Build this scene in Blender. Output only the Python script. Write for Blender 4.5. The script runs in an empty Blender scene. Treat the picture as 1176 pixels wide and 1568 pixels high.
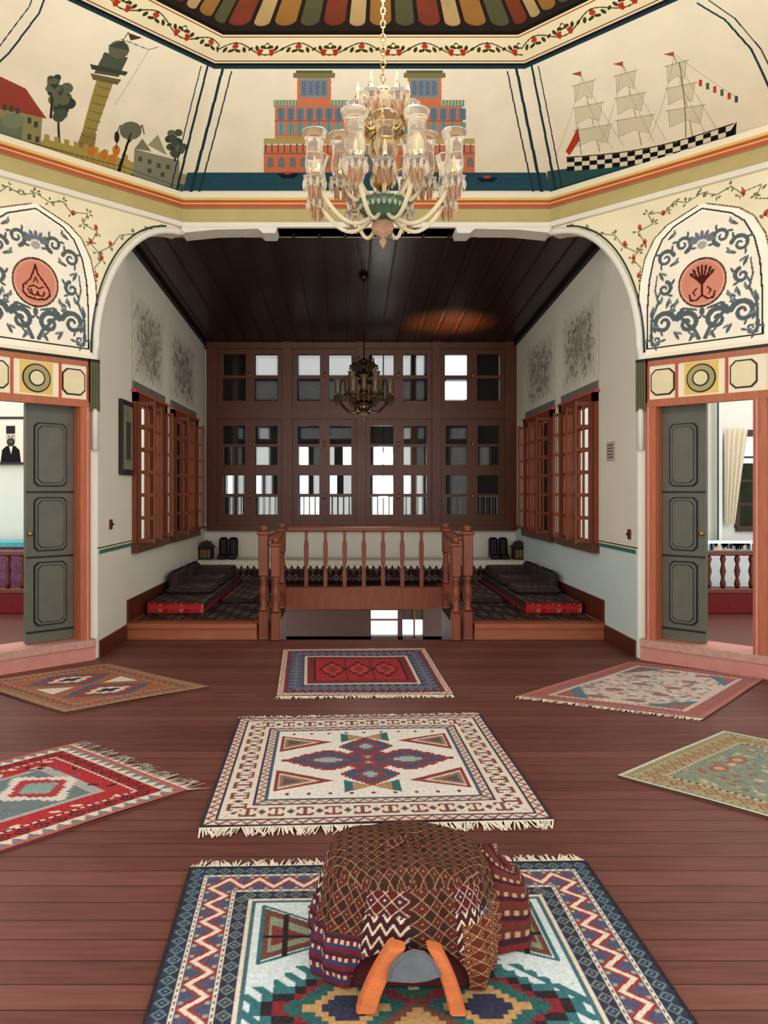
import bpy, math, random
import numpy as np
from mathutils import Vector, Matrix
random.seed(4); np.random.seed(4)
F=1180.0; PX=536.0; PY=753.0; H=1.6; CX=0.17
S2=math.sqrt(.5)
# ---------------------------------------------------------------- materials
def lin(c):
    c=np.asarray(c,dtype=float)
    return np.where(c<=.04045,c/12.92,((c+.055)/1.055)**2.4)
MATS={}
def mat(name,col,rough=.6,metal=0.,var=.12,scale=6.,bump=.0,trans=0.,emit=0.,stretch=None,alpha=1.,coat=0.):
    if name in MATS: return MATS[name]
    m=bpy.data.materials.new(name); m.use_nodes=True
    nt=m.node_tree; b=nt.nodes['Principled BSDF']
    l=lin(col)
    tc=nt.nodes.new('ShaderNodeTexCoord'); mp=nt.nodes.new('ShaderNodeMapping')
    nt.links.new(tc.outputs['Object'],mp.inputs['Vector'])
    if stretch: mp.inputs['Scale'].default_value=stretch
    nz=nt.nodes.new('ShaderNodeTexNoise'); nz.inputs['Scale'].default_value=scale; nz.inputs['Detail'].default_value=5
    nt.links.new(mp.outputs[0],nz.inputs['Vector'])
    mx=nt.nodes.new('ShaderNodeMix'); mx.data_type='RGBA'
    mx.inputs['A'].default_value=(*(l*(1-var)),1); mx.inputs['B'].default_value=(*np.clip(l*(1+var),0,1),1)
    nt.links.new(nz.outputs['Fac'],mx.inputs['Factor'])
    nt.links.new(mx.outputs['Result'],b.inputs['Base Color'])
    b.inputs['Roughness'].default_value=rough; b.inputs['Metallic'].default_value=metal
    if trans: b.inputs['Transmission Weight'].default_value=trans; b.inputs['IOR'].default_value=1.15
    if coat: b.inputs['Coat Weight'].default_value=coat
    if alpha<1: b.inputs['Alpha'].default_value=alpha
    if emit:
        b.inputs['Emission Color'].default_value=(*l,1); b.inputs['Emission Strength'].default_value=emit
    if bump:
        bp=nt.nodes.new('ShaderNodeBump'); bp.inputs['Strength'].default_value=bump; bp.inputs['Distance'].default_value=.01
        nt.links.new(nz.outputs['Fac'],bp.inputs['Height']); nt.links.new(bp.outputs[0],b.inputs['Normal'])
    MATS[name]=m; return m
def vmat(name,rough=.7,scale=40.,var=.15,bump=.0):
    if name in MATS: return MATS[name]
    m=bpy.data.materials.new(name); m.use_nodes=True
    nt=m.node_tree; b=nt.nodes['Principled BSDF']
    at=nt.nodes.new('ShaderNodeAttribute'); at.attribute_name='Col'
    tc=nt.nodes.new('ShaderNodeTexCoord')
    nz=nt.nodes.new('ShaderNodeTexNoise'); nz.inputs['Scale'].default_value=scale; nz.inputs['Detail'].default_value=4
    nt.links.new(tc.outputs['Object'],nz.inputs['Vector'])
    mr=nt.nodes.new('ShaderNodeMapRange'); mr.inputs['To Min'].default_value=1-var; mr.inputs['To Max'].default_value=1+var
    nt.links.new(nz.outputs['Fac'],mr.inputs['Value'])
    vm=nt.nodes.new('ShaderNodeVectorMath'); vm.operation='SCALE'
    nt.links.new(at.outputs['Color'],vm.inputs[0]); nt.links.new(mr.outputs[0],vm.inputs['Scale'])
    nt.links.new(vm.outputs[0],b.inputs['Base Color']); b.inputs['Roughness'].default_value=rough
    b.inputs['Specular IOR Level'].default_value=.2
    if bump:
        bp=nt.nodes.new('ShaderNodeBump'); bp.inputs['Strength'].default_value=bump; bp.inputs['Distance'].default_value=.004
        nt.links.new(nz.outputs['Fac'],bp.inputs['Height']); nt.links.new(bp.outputs[0],b.inputs['Normal'])
    MATS[name]=m; return m
def plankmat(name,c1,c2,width=.12,axis='Y',rough=.4,dark=.5,spec=.5):
    m=bpy.data.materials.new(name); m.use_nodes=True
    nt=m.node_tree; b=nt.nodes['Principled BSDF']; N=nt.nodes.new; L=nt.links.new
    tc=N('ShaderNodeTexCoord'); sp=N('ShaderNodeSeparateXYZ'); L(tc.outputs['Object'],sp.inputs[0])
    dv=N('ShaderNodeMath'); dv.operation='DIVIDE'; L(sp.outputs[axis],dv.inputs[0]); dv.inputs[1].default_value=width
    fl=N('ShaderNodeMath'); fl.operation='FLOOR'; L(dv.outputs[0],fl.inputs[0])
    fr=N('ShaderNodeMath'); fr.operation='FRACT'; L(dv.outputs[0],fr.inputs[0])
    wn=N('ShaderNodeTexWhiteNoise'); wn.noise_dimensions='1D'; L(fl.outputs[0],wn.inputs['W'])
    mp=N('ShaderNodeMapping'); mp.inputs['Scale'].default_value=(1.2,14,1) if axis=='Y' else (14,1.2,1)
    L(tc.outputs['Object'],mp.inputs['Vector'])
    nz=N('ShaderNodeTexNoise'); nz.inputs['Scale'].default_value=2.5; nz.inputs['Detail'].default_value=6; L(mp.outputs[0],nz.inputs['Vector'])
    ad=N('ShaderNodeMath'); ad.operation='MULTIPLY_ADD'; L(wn.outputs['Value'],ad.inputs[0]); ad.inputs[1].default_value=.40; 
    L(nz.outputs['Fac'],ad.inputs[2])
    n2=N('ShaderNodeTexNoise'); n2.inputs['Scale'].default_value=.9; n2.inputs['Detail'].default_value=4; L(tc.outputs['Object'],n2.inputs['Vector'])
    sb=N('ShaderNodeMath'); sb.operation='MULTIPLY_ADD'; L(n2.outputs['Fac'],sb.inputs[0]); sb.inputs[1].default_value=.8; L(ad.outputs[0],sb.inputs[2])
    s3=N('ShaderNodeMath'); s3.operation='SUBTRACT'; L(sb.outputs[0],s3.inputs[0]); s3.inputs[1].default_value=.62
    mx=N('ShaderNodeMix'); mx.data_type='RGBA'; mx.inputs['A'].default_value=(*lin(c1),1); mx.inputs['B'].default_value=(*lin(c2),1)
    L(s3.outputs[0],mx.inputs['Factor'])
    gp=N('ShaderNodeMath'); gp.operation='LESS_THAN'; L(fr.outputs[0],gp.inputs[0]); gp.inputs[1].default_value=.045
    m2=N('ShaderNodeMix'); m2.data_type='RGBA'; L(mx.outputs['Result'],m2.inputs['A']); m2.inputs['B'].default_value=(*(lin(c1)*dark),1)
    L(gp.outputs[0],m2.inputs['Factor']); L(m2.outputs['Result'],b.inputs['Base Color'])
    b.inputs['Roughness'].default_value=rough; b.inputs['Specular IOR Level'].default_value=spec
    bp=N('ShaderNodeBump'); bp.inputs['Strength'].default_value=.25; bp.inputs['Distance'].default_value=.004
    L(nz.outputs['Fac'],bp.inputs['Height']); L(bp.outputs[0],b.inputs['Normal'])
    return m
WOOD=mat('brown_varnished_wood',(.37,.19,.115),.4,var=.4,scale=5,stretch=(6,6,1),bump=.1)
WOODD=mat('dark_brown_wood',(.23,.13,.085),.45,var=.3,scale=5,stretch=(6,6,1))
WOODO=mat('orange_wood',(.66,.40,.28),.5,var=.25,scale=5,stretch=(6,6,1))
WOODS=mat('window_shutter_wood',(.46,.24,.13),.45,var=.35,scale=5,stretch=(6,6,1))
WHITE=mat('white_plaster',(.85,.85,.81),.85,var=.07,scale=1.6,bump=.05)
BLUEW=mat('pale_blue_plaster',(.79,.86,.86),.8,var=.05,scale=2.5)
CREAM=mat('cream_plaster',(.90,.87,.78),.85,var=.05,scale=2)
OLIVE=mat('olive_paint',(.70,.65,.46),.7)
RED=mat('red_paint',(.70,.34,.25),.6)
YEL=mat('yellow_paint',(.84,.73,.42),.6)
PINK=mat('pink_paint',(.74,.52,.48),.6,var=.15,scale=9)
TEAL=mat('teal_paint',(.16,.46,.46),.6)
DTEAL=mat('dark_teal_paint',(.14,.24,.27),.6)
BLACK=mat('black_paint',(.09,.09,.09),.5)
GREY=mat('grey_green_door_paint',(.37,.38,.345),.5,var=.2,scale=7)
BRASS=mat('aged_brass',(.66,.52,.28),.3,.9)
DBRASS=mat('dark_brass',(.24,.19,.13),.4,.8)
GLASS=mat('clear_glass',(.97,.96,.93),.08,trans=.93,var=.02)
CRYST=mat('crystal',(.95,.93,.88),.04,trans=.75,var=.05)
RUBY=mat('amber_crystal',(.80,.66,.56),.08,trans=.55,var=.2,scale=30)
IVORY=mat('ivory_glass',(.90,.86,.74),.15,trans=.35,var=.05)
GGLASS=mat('green_glass',(.30,.40,.31),.15,var=.4,scale=20)
BGLASS=mat('blue_glass',(.26,.32,.55),.2)
PANE=mat('window_glass',(.50,.55,.55),.03,trans=.95,var=.02,alpha=.35)
BLK=mat('black_leather',(.07,.07,.07),.45)
MIXR=mat('maroon_fabric',(.42,.10,.12),.85,var=.5,scale=30)
# ---------------------------------------------------------------- mesh builder
class MB:
    def __init__(s): s.v=[];s.f=[];s.m=[];s.sm=[];s.mats=[];s.M=Matrix.Identity(4)
    def mi(s,m):
        if m not in s.mats: s.mats.append(m)
        return s.mats.index(m)
    def add(s,vs,fs,m,sm=False):
        o=len(s.v); s.v+= [tuple(s.M@Vector(p)) for p in vs]
        k=s.mi(m)
        for f in fs: s.f.append([i+o for i in f]); s.m.append(k); s.sm.append(sm)
    def box(s,a,b,m,rz=0.):
        x0,y0,z0=a;x1,y1,z1=b
        vs=[(x0,y0,z0),(x1,y0,z0),(x1,y1,z0),(x0,y1,z0),(x0,y0,z1),(x1,y0,z1),(x1,y1,z1),(x0,y1,z1)]
        s.add(vs,[(0,3,2,1),(4,5,6,7),(0,1,5,4),(1,2,6,5),(2,3,7,6),(3,0,4,7)],m)
    def bbox(s,a,b,m,bev=.01):
        x0,y0,z0=[min(p,q) for p,q in zip(a,b)];x1,y1,z1=[max(p,q) for p,q in zip(a,b)]
        r=bev; prof=[(r,z0),(0,z0+r),(0,z1-r),(r,z1)]
        vs=[];fs=[]
        for ins,z in prof:
            X0,Y0,X1,Y1=x0+ins,y0+ins,x1-ins,y1-ins
            vs+=[(X0+r,Y0,z),(X1-r,Y0,z),(X1,Y0+r,z),(X1,Y1-r,z),(X1-r,Y1,z),(X0+r,Y1,z),(X0,Y1-r,z),(X0,Y0+r,z)]
        for k in range(3):
            for i in range(8): fs.append((k*8+i,k*8+(i+1)%8,(k+1)*8+(i+1)%8,(k+1)*8+i))
        fs.append(tuple(range(7,-1,-1))); fs.append(tuple(range(24,32)))
        s.add(vs,fs,m)
    def lathe(s,prof,c,m,seg=16,sm=True,flute=0.):
        vs=[];fs=[]
        for r,z in prof:
            for i in range(seg):
                a=2*math.pi*i/seg; rr=r*(1+flute*(1 if i%2 else -1))
                vs.append((c[0]+rr*math.cos(a),c[1]+rr*math.sin(a),c[2]+z))
        n=len(prof)
        for k in range(n-1):
            for i in range(seg): fs.append((k*seg+i,k*seg+(i+1)%seg,(k+1)*seg+(i+1)%seg,(k+1)*seg+i))
        if prof[0][0]>1e-4: fs.append(tuple(range(seg-1,-1,-1)))
        if prof[-1][0]>1e-4: fs.append(tuple((n-1)*seg+i for i in range(seg)))
        s.add(vs,fs,m,sm)
    def shell(s,prof,c,m,seg=16,flute=0.):
        vs=[];fs=[]
        for r,z in prof:
            for i in range(seg):
                a=2*math.pi*i/seg; rr=r*(1+flute*(1 if i%2 else -1))
                vs.append((c[0]+rr*math.cos(a),c[1]+rr*math.sin(a),c[2]+z))
        for k in range(len(prof)-1):
            for i in range(seg): fs.append((k*seg+i,k*seg+(i+1)%seg,(k+1)*seg+(i+1)%seg,(k+1)*seg+i))
        s.add(vs,fs,m,True)
    def tube(s,pts,r,m,seg=8,sm=True):
        pts=[Vector(p) for p in pts]; n=len(pts)
        rs=r if hasattr(r,'__len__') else [r]*n
        vs=[];fs=[]; up=Vector((0,0,1))
        for i,p in enumerate(pts):
            t=(pts[min(i+1,n-1)]-pts[max(i-1,0)]).normalized()
            a=t.cross(up)
            if a.length<.05: a=t.cross(Vector((0,1,0)))
            a.normalize(); b=a.cross(t).normalized()
            for k in range(seg):
                q=2*math.pi*k/seg+math.pi/seg
                vs.append(tuple(p+(a*math.cos(q)+b*math.sin(q))*rs[i]))
        for i in range(n-1):
            for k in range(seg): fs.append((i*seg+k,i*seg+(k+1)%seg,(i+1)*seg+(k+1)%seg,(i+1)*seg+k))
        fs.append(tuple(range(seg))); fs.append(tuple((n-1)*seg+k for k in range(seg-1,-1,-1)))
        s.add(vs,fs,m,sm)
    def prism(s,poly,y0,y1,m):
        n=len(poly); vs=[(x,y0,z) for x,z in poly]+[(x,y1,z) for x,z in poly]
        fs=[tuple(range(n)),tuple(range(2*n-1,n-1,-1))]+[(i,(i+1)%n,n+(i+1)%n,n+i) for i in range(n)]
        s.add(vs,fs,m)
    def obj(s,name,recalc=True):
        me=bpy.data.meshes.new(name); me.from_pydata(s.v,[],s.f)
        for m in s.mats: me.materials.append(m)
        me.polygons.foreach_set('material_index',s.m); me.polygons.foreach_set('use_smooth',s.sm)
        me.update()
        if recalc:
            import bmesh
            bm=bmesh.new(); bm.from_mesh(me); bmesh.ops.recalc_face_normals(bm,faces=bm.faces); bm.to_mesh(me); bm.free()
        o=bpy.data.objects.new(name,me); bpy.context.collection.objects.link(o); return o
def diagM(sg):
    return Matrix(((sg*S2,sg*S2,0,CX+sg*1.93),(-S2,S2,0,8.09),(0,0,1,0),(0,0,0,1)))
# ---------------------------------------------------------------- painted canvas
class Canvas:
    def __init__(s,nx,ny,bg): s.nx=nx;s.ny=ny;s.im=np.ones((ny,nx,3))*np.array(bg);s.mask=np.ones((ny,nx),bool);s.T=lambda x,y:(x,y)
    def poly(s,pts,col,mask=None):
        g=np.array([s.T(*p) for p in pts],float)
        x0=max(0,int(np.floor(g[:,0].min())));x1=min(s.nx-1,int(np.ceil(g[:,0].max())))
        y0=max(0,int(np.floor(g[:,1].min())));y1=min(s.ny-1,int(np.ceil(g[:,1].max())))
        if x1<x0 or y1<y0: return
        X,Y=np.meshgrid(np.arange(x0,x1+1),np.arange(y0,y1+1)); ins=np.zeros(X.shape,bool)
        n=len(g)
        for i in range(n):
            ax,ay=g[i];bx,by=g[(i+1)%n]
            if ay==by: continue
            c=((ay>Y)!=(by>Y))&(X<(bx-ax)*(Y-ay)/(by-ay)+ax); ins^=c
        if mask is None: s.im[y0:y1+1,x0:x1+1][ins]=col
        else: s.mask[y0:y1+1,x0:x1+1][ins]=mask
    def rect(s,x0,y0,x1,y1,col): s.poly([(x0,y0),(x1,y0),(x1,y1),(x0,y1)],col)
    def ell(s,cx,cy,rx,ry,col,rot=0.,n=20):
        c,sn=math.cos(rot),math.sin(rot)
        s.poly([(cx+rx*math.cos(a)*c-ry*math.sin(a)*sn,cy+rx*math.cos(a)*sn+ry*math.sin(a)*c) for a in [2*math.pi*i/n for i in range(n)]],col)
    def line(s,pts,w,col,w2=None,closed=False):
        if closed: pts=list(pts)+[pts[0]]
        g=[np.array(s.T(*p),float) for p in pts]; n=len(g)-1
        for i in range(n):
            a,b=g[i],g[i+1]; L=np.linalg.norm(b-a); k=max(1,int(L/.6))
            for j in range(k+1):
                p=a+(b-a)*j/k; ww=(w if w2 is None else w+(w2-w)*((i+j/k)/n))/2
                x0=max(0,int(p[0]-ww));x1=min(s.nx,int(p[0]+ww)+2);y0=max(0,int(p[1]-ww));y1=min(s.ny,int(p[1]+ww)+2)
                if x1<=x0 or y1<=y0: continue
                X,Y=np.meshgrid(np.arange(x0,x1),np.arange(y0,y1))
                s.im[y0:y1,x0:x1][(X-p[0])**2+(Y-p[1])**2<=max(ww,.5)**2]=col
    def mesh(s,name,posf,m,smooth=True):
        U,V=np.meshgrid(np.linspace(0,1,s.nx),np.linspace(0,1,s.ny))
        P=posf(U,V).reshape(-1,3); nx,ny=s.nx,s.ny
        idx=np.arange(nx*ny).reshape(ny,nx)
        q=np.stack([idx[:-1,:-1],idx[:-1,1:],idx[1:,1:],idx[1:,:-1]],-1)
        keep=s.mask[:-1,:-1]&s.mask[:-1,1:]&s.mask[1:,1:]&s.mask[1:,:-1]
        q=q[keep].reshape(-1,4); nf=len(q)
        me=bpy.data.meshes.new(name); me.vertices.add(len(P)); me.vertices.foreach_set('co',P.ravel())
        me.loops.add(nf*4); me.loops.foreach_set('vertex_index',q.ravel().astype(np.int32))
        me.polygons.add(nf); me.polygons.foreach_set('loop_start',np.arange(0,nf*4,4,dtype=np.int32))
        me.polygons.foreach_set('loop_total',np.full(nf,4,dtype=np.int32))
        me.update(calc_edges=True)
        at=me.color_attributes.new('Col','FLOAT_COLOR','POINT')
        c=np.ones((nx*ny,4)); c[:,:3]=lin(np.clip(s.im.reshape(-1,3),0,1)); at.data.foreach_set('color',c.ravel())
        me.materials.append(m); me.polygons.foreach_set('use_smooth',[smooth]*nf)
        o=bpy.data.objects.new(name,me); bpy.context.collection.objects.link(o); return o
def bil(P0,P1,P2,P3):
    P0,P1,P2,P3=[np.array(p,float) for p in (P0,P1,P2,P3)]
    def f(U,V):
        U=U[...,None];V=V[...,None]
        return (P0*(1-U)+P1*U)*(1-V)+(P3*(1-U)+P2*U)*V
    return f
def faceT(cv,P0,P1,P2,P3):
    P0,P1,P2,P3=[np.array(p,float) for p in (P0,P1,P2,P3)]
    e1=(P1-P0)/np.linalg.norm(P1-P0); d=P3-P0; e2=d-e1*d.dot(e1); Hh=np.linalg.norm(e2); e2/=Hh; n=np.cross(e1,e2)
    a1=(P3-P0).dot(e1); b0=(P1-P0).dot(e1); b1=(P2-P0).dot(e1); O=np.array((0,0,H))
    def T(x,y):
        r=np.array(((x-PX)/F,1,-(y-PY)/F)); t=(P0-O).dot(n)/r.dot(n); q=O+r*t-P0
        v=q.dot(e2)/Hh; a=a1*v; b=b0+(b1-b0)*v; u=(q.dot(e1)-a)/(b-a)
        return u*(cv.nx-1),v*(cv.ny-1)
    return T
PAINT=vmat('painted_plaster',.8,scale=3,var=.12)
# ================================================================ ROOM
def ring(t,z):
    c=1.93-.4142*t; R=4.12-t; cy=3.97
    return [(CX+x,cy+y,z) for x,y in [(-c,R),(c,R),(R,c),(R,-c),(c,-R),(-c,-R),(-R,-c),(-R,c)]]
FLM=plankmat('painted_floor_planks',(.345,.205,.185),(.50,.335,.305),.125,'Y',.48,.4,.4)
mb=MB()
mb.box((-5.2,-.6,-.12),(5.5,8.34,0),FLM)
mb.obj('floor')
mb=MB()
prof=[(-.28,4.36,CREAM),(.06,4.36,CREAM),(.06,4.41,WHITE),(.02,4.41,WHITE),(.02,4.56,OLIVE),(.05,4.565,OLIVE),(.05,4.60,RED),(.03,4.60,YEL),(.03,4.625,YEL),(.045,4.625,RED),(.045,4.645,RED),(.045,4.67,YEL),(.03,4.672,CREAM),(.03,4.735,CREAM),(-.02,4.74,CREAM)]
for a,b in zip(prof[:-1],prof[1:]):
    r0=ring(a[0],a[1]); r1=ring(b[0],b[1])
    mb.add(r0+r1,[(i,(i+1)%8,8+(i+1)%8,8+i) for i in range(8)],b[2])
mb.obj('trim_cornice',False)
B=ring(0,4.74); Tt=ring(1.4,5.30); Z2=ring(1.75,5.39)
CR=(.92,.89,.80)
def mural(name,i,j,nx,ny,draw):
    P=(B[i],B[j],Tt[j],Tt[i]); cv=Canvas(nx,ny,CR); cv.T=faceT(cv,*P); draw(cv); return cv.mesh(name,bil(*P),PAINT)
DT=(.14,.26,.30)
def cornerlines(cv,side):
    k=cv.nx-1; n=cv.ny-1; T=cv.T; cv.T=lambda x,y:(x,y)
    if 'l' in side:
        cv.line([(k*.022,0),(k*.03,n)],6,DT); cv.line([(k*.045,0),(k*.06,n*.96)],3,DT)
    if 'r' in side:
        cv.line([(k*.978,0),(k*.97,n)],6,DT); cv.line([(k*.955,0),(k*.94,n*.96)],3,DT)
    cv.line([(0,n-3),(k,n-3)],7,DT); cv.T=T
def dfront(cv):
    cv.rect(280,264,850,292,(.18,.34,.40))
    for i in range(40): 
        x=random.uniform(300,830); y=random.uniform(268,288); cv.line([(x,y),(x+20,y)],1,(.26,.42,.47))
    gr=(.48,.60,.54); rd=(.82,.50,.37); bl=(.42,.52,.58); ol=(.72,.66,.45)
    cv.rect(404,222,727,264,rd); cv.rect(404,212,727,220,ol)
    for x in np.arange(406,727,9.5): cv.rect(x,220,x+2,234,(.30,.42,.40))
    cv.line([(404,235),(727,235)],2,(.55,.3,.25))
    for x in np.arange(410,725,17): cv.rect(x,241,x+8,256,(.44,.54,.58)); cv.line([(x,256),(x,246),(x+4,241),(x+8,246),(x+8,256)],1,(.6,.35,.3))
    cv.rect(548,225,583,264,(.45,.47,.45)); cv.poly([(548,236),(566,222),(583,236)],(.6,.6,.5))
    cv.rect(421,162,708,212,rd); cv.rect(419,153,711,163,gr)
    for x in np.arange(421,708,5): cv.rect(x,154,x+1.5,162,(.8,.8,.65))
    for x in np.arange(425,704,14.6): cv.rect(x,166,x+11,184,bl); cv.rect(x,187,x+11,207,(.50,.62,.60)); cv.line([(x+5.5,166),(x+5.5,207)],1,(.3,.38,.42))
    cv.line([(421,185),(708,185)],2,(.6,.34,.26)); cv.line([(421,210),(708,210)],3,ol)
    for a in (455,624):
        cv.rect(a,118,a+52,162,rd); cv.rect(a+4,120,a+48,150,(.50,.60,.60)); cv.rect(a-6,112,a+58,119,(.50,.50,.34))
        cv.rect(a-2,108,a+54,112,(.42,.40,.26))
        for x in np.arange(a+7,a+46,10): cv.rect(x,124,x+7,146,(.40,.50,.58)); 
        for x in np.arange(a+5,a+48,10): cv.line([(x,122),(x,148)],1.6,(.72,.4,.3))
    for x,y in [(440,270),(745,276),(520,280)]:
        cv.poly([(x-16,y-4),(x+18,y-4),(x+10,y+3),(x-8,y+3)],(.12,.16,.2)); cv.rect(x-4,y-7,x+5,y-3,(.75,.3,.25))
    cornerlines(cv,'lr')
mural('wall_painting_palace',0,1,680,300,dfront)
def tree(cv,x,y0,y1,r,lean=0):
    cv.line([(x,y0),(x+lean,y1)],5,(.2,.2,.17),3)
    for k in range(26):
        a=random.uniform(0,6.3); q=random.uniform(0,r)
        cv.ell(x+lean+q*math.cos(a)*.8,y1+q*math.sin(a)*1.2,r*.4,r*.35,random.choice([(.33,.36,.30),(.42,.44,.36),(.26,.29,.25)]))
def dleft(cv):
    g=(.55,.56,.48)
    cv.poly([(-60,180),(60,215),(290,268),(290,300),(-60,205)],(.64,.62,.45))
    cv.poly([(-60,214),(60,236),(290,284),(290,312),(-60,238)],(.32,.42,.42))
    cv.poly([(-40,152),(66,172),(62,232),(-40,212)],(.60,.58,.42)); cv.poly([(-45,158),(-10,112),(40,136),(72,182),(30,172)],(.60,.30,.25))
    cv.poly([(0,180),(35,185),(33,228),(0,218)],(.45,.50,.42)); cv.ell(20,185,18,12,(.50,.56,.46))
    for x,y in [(4,160),(14,162),(24,165),(42,180),(52,186),(42,205),(54,209)]: cv.rect(x,y,x+6,y+9,(.30,.33,.28))
    tree(cv,92,232,150,24,-2); tree(cv,78,180,130,14,4)
    cv.poly([(118,238),(135,240),(176,120),(150,116)],(.62,.56,.34)); cv.poly([(112,242),(142,246),(148,205),(126,200)],(.58,.52,.32))
    for k in range(9):
        t=k/9; x=126+t*36; y=235-t*112; cv.line([(x-8,y-3),(x+12,y+2)],1.5,(.40,.36,.22))
    cv.poly([(138,112),(186,122),(180,130),(142,122)],(.45,.42,.28)); cv.poly([(144,112),(182,118),(196,88),(160,80)],(.34,.37,.32))
    cv.poly([(138,98),(196,110),(192,116),(140,106)],(.28,.30,.24)); cv.ell(182,76,16,14,(.42,.42,.34)); cv.poly([(164,70),(198,78),(190,62)],(.3,.33,.28))
    cv.line([(186,66),(196,50)],2,(.2,.2,.2)); cv.line([(186,60),(228,76),(242,72)],1.5,(.3,.3,.3)); cv.poly([(196,50),(218,58),(200,62)],(.35,.25,.22))
    cv.line([(228,76),(176,160)],1,(.5,.5,.45))
    cv.poly([(66,212),(200,246),(200,272),(66,240)],(.68,.62,.36))
    for k in range(9): cv.poly([(68+k*15,205+k*3.8),(76+k*15,207+k*3.8),(76+k*15,218+k*3.8),(68+k*15,214+k*3.8)],(.68,.62,.36))
    for k in range(16): cv.line([(70+k*8,222+k*2),(70+k*8,236+k*2)],1.2,(.5,.46,.28))
    for x,y in [(140,232),(158,238),(178,230),(172,244)]: cv.ell(x,y,6,8,(.80,.50,.22)); 
    cv.line([(178,228),(180,205)],2,(.2,.2,.2)); cv.ell(179,210,4,9,(.2,.22,.2))
    cv.line([(182,262),(200,205)],7,(.14,.14,.13),4)
    for a in (-1,-.5,0,.6,1.1): cv.line([(198,218),(200+16*a,198-6*abs(a)),(199+20*a,190+abs(a)*14)],2.5,(.2,.2,.18))
    cv.ell(200,200,17,14,(.45,.46,.38)); cv.line([(182,262),(200,205)],5,(.14,.14,.13),3)
    cv.poly([(206,228),(275,246),(275,290),(204,272)],g); cv.poly([(206,228),(218,212),(232,232)],(.50,.52,.44)); cv.poly([(226,222),(242,206),(256,238)],(.62,.62,.52))
    for x,y in [(212,240),(226,244),(240,250),(254,252),(226,258),(246,264)]: cv.rect(x,y,x+6,y+7,(.34,.36,.32))
    tree(cv,268,246,218,16,2)
    cv.line([(-60,195),(60,222),(196,258),(290,292)],2,(.3,.3,.2))
    cv.line([(-40,130),(15,80),(60,20),(80,-30)],4,DT); cv.line([(-55,120),(0,70),(45,10),(60,-30)],2.5,DT)
    cornerlines(cv,'r')
mural('wall_painting_tower',7,0,620,340,dleft)
def dright(cv):
    cv.poly([(838,262),(1000,240),(1300,180),(1300,330),(838,300)],(.22,.36,.37))
    def hull(t,v):
        x=868+t*255; yb=262-t*48+10*math.sin(t*3.1)*1.; yt=242-t*52+11*math.sin(t*3.1)
        return (x,yb+(yt-yb)*v)
    n=40
    cv.poly([hull(i/n,0) for i in range(n+1)]+[hull(i/n,1) for i in range(n,-1,-1)],(.10,.10,.10))
    cols=22
    for r in range(3):
        for c in range(cols):
            if (r+c)%2:
                a,b=c/cols,(c+1)/cols; v0,v1=r/3,(r+1)/3
                cv.poly([hull(a,v0),hull(b,v0),hull(b,v1),hull(a,v1)],(.88,.86,.76))
    cv.line([hull(i/n,1.05) for i in range(n+1)],3,(.1,.1,.1)); cv.poly([(1110,212),(1128,186),(1126,214)],(.1,.1,.1))
    sl=(.84,.81,.70); ln=(.62,.61,.52)
    for (mx,top,base) in [(918,115,232),(982,100,222),(1060,85,208)]:
        cv.line([(mx,base),(mx-28,top)],2.5,(.70,.62,.42),1.5)
        for k in range(3):
            y=top+14+k*34; w=15+k*6; cx=mx-24+k*7
            cv.poly([(cx-w,y+2),(cx+w,y-6),(cx+w*.8,y+22),(cx,y+17),(cx-w*.9,y+28)],sl); cv.line([(cx-w,y+2),(cx+w,y-6),(cx+w*.8,y+22),(cx,y+17),(cx-w*.9,y+28)],1,ln,closed=True)
            cv.line([(cx-w-3,y+3),(cx+w+3,y-7)],2,(.66,.62,.50))
        cv.line([(mx-28,top),(mx-66,base+6)],1,ln); cv.line([(mx-28,top),(mx+38,base-8)],1,ln); cv.line([(mx-20,top+40),(mx+20,base-4)],1,ln)
        cv.poly([(mx-28,top-6),(mx-44,top-2),(mx-28,top+2)],(.66,.36,.30)); 
    cv.line([(1032,82),(1130,150)],1,ln)
    for k,c in enumerate([(.75,.3,.2),(.30,.45,.30),(.75,.3,.2),(.3,.45,.3),(.75,.3,.2),(.3,.3,.3)]): cv.rect(1070+k*11,122+k*5,1075+k*11,132+k*5,c)
    cv.line([(1040,95),(1050,210)],2,(.5,.46,.36)); cv.poly([(866,232),(884,196),(888,214),(872,238)],(.72,.28,.20)); cv.line([(884,192),(890,236)],1.5,(.3,.3,.3))
    cv.line([(1068,5),(1110,30),(1150,75),(1180,140),(1195,190)],4,DT); cv.line([(1085,0),(1125,28),(1165,75),(1195,140)],2.5,DT)
    cornerlines(cv,'l')
mural('wall_painting_ship',1,2,620,340,dright)
mb=MB()
for i in (2,3,4,5,6):
    j=(i+1)%8; mb.add([B[i],B[j],Tt[j],Tt[i]],[(0,1,2,3)],CREAM)
mb.obj('ceiling_cove',False)
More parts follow.
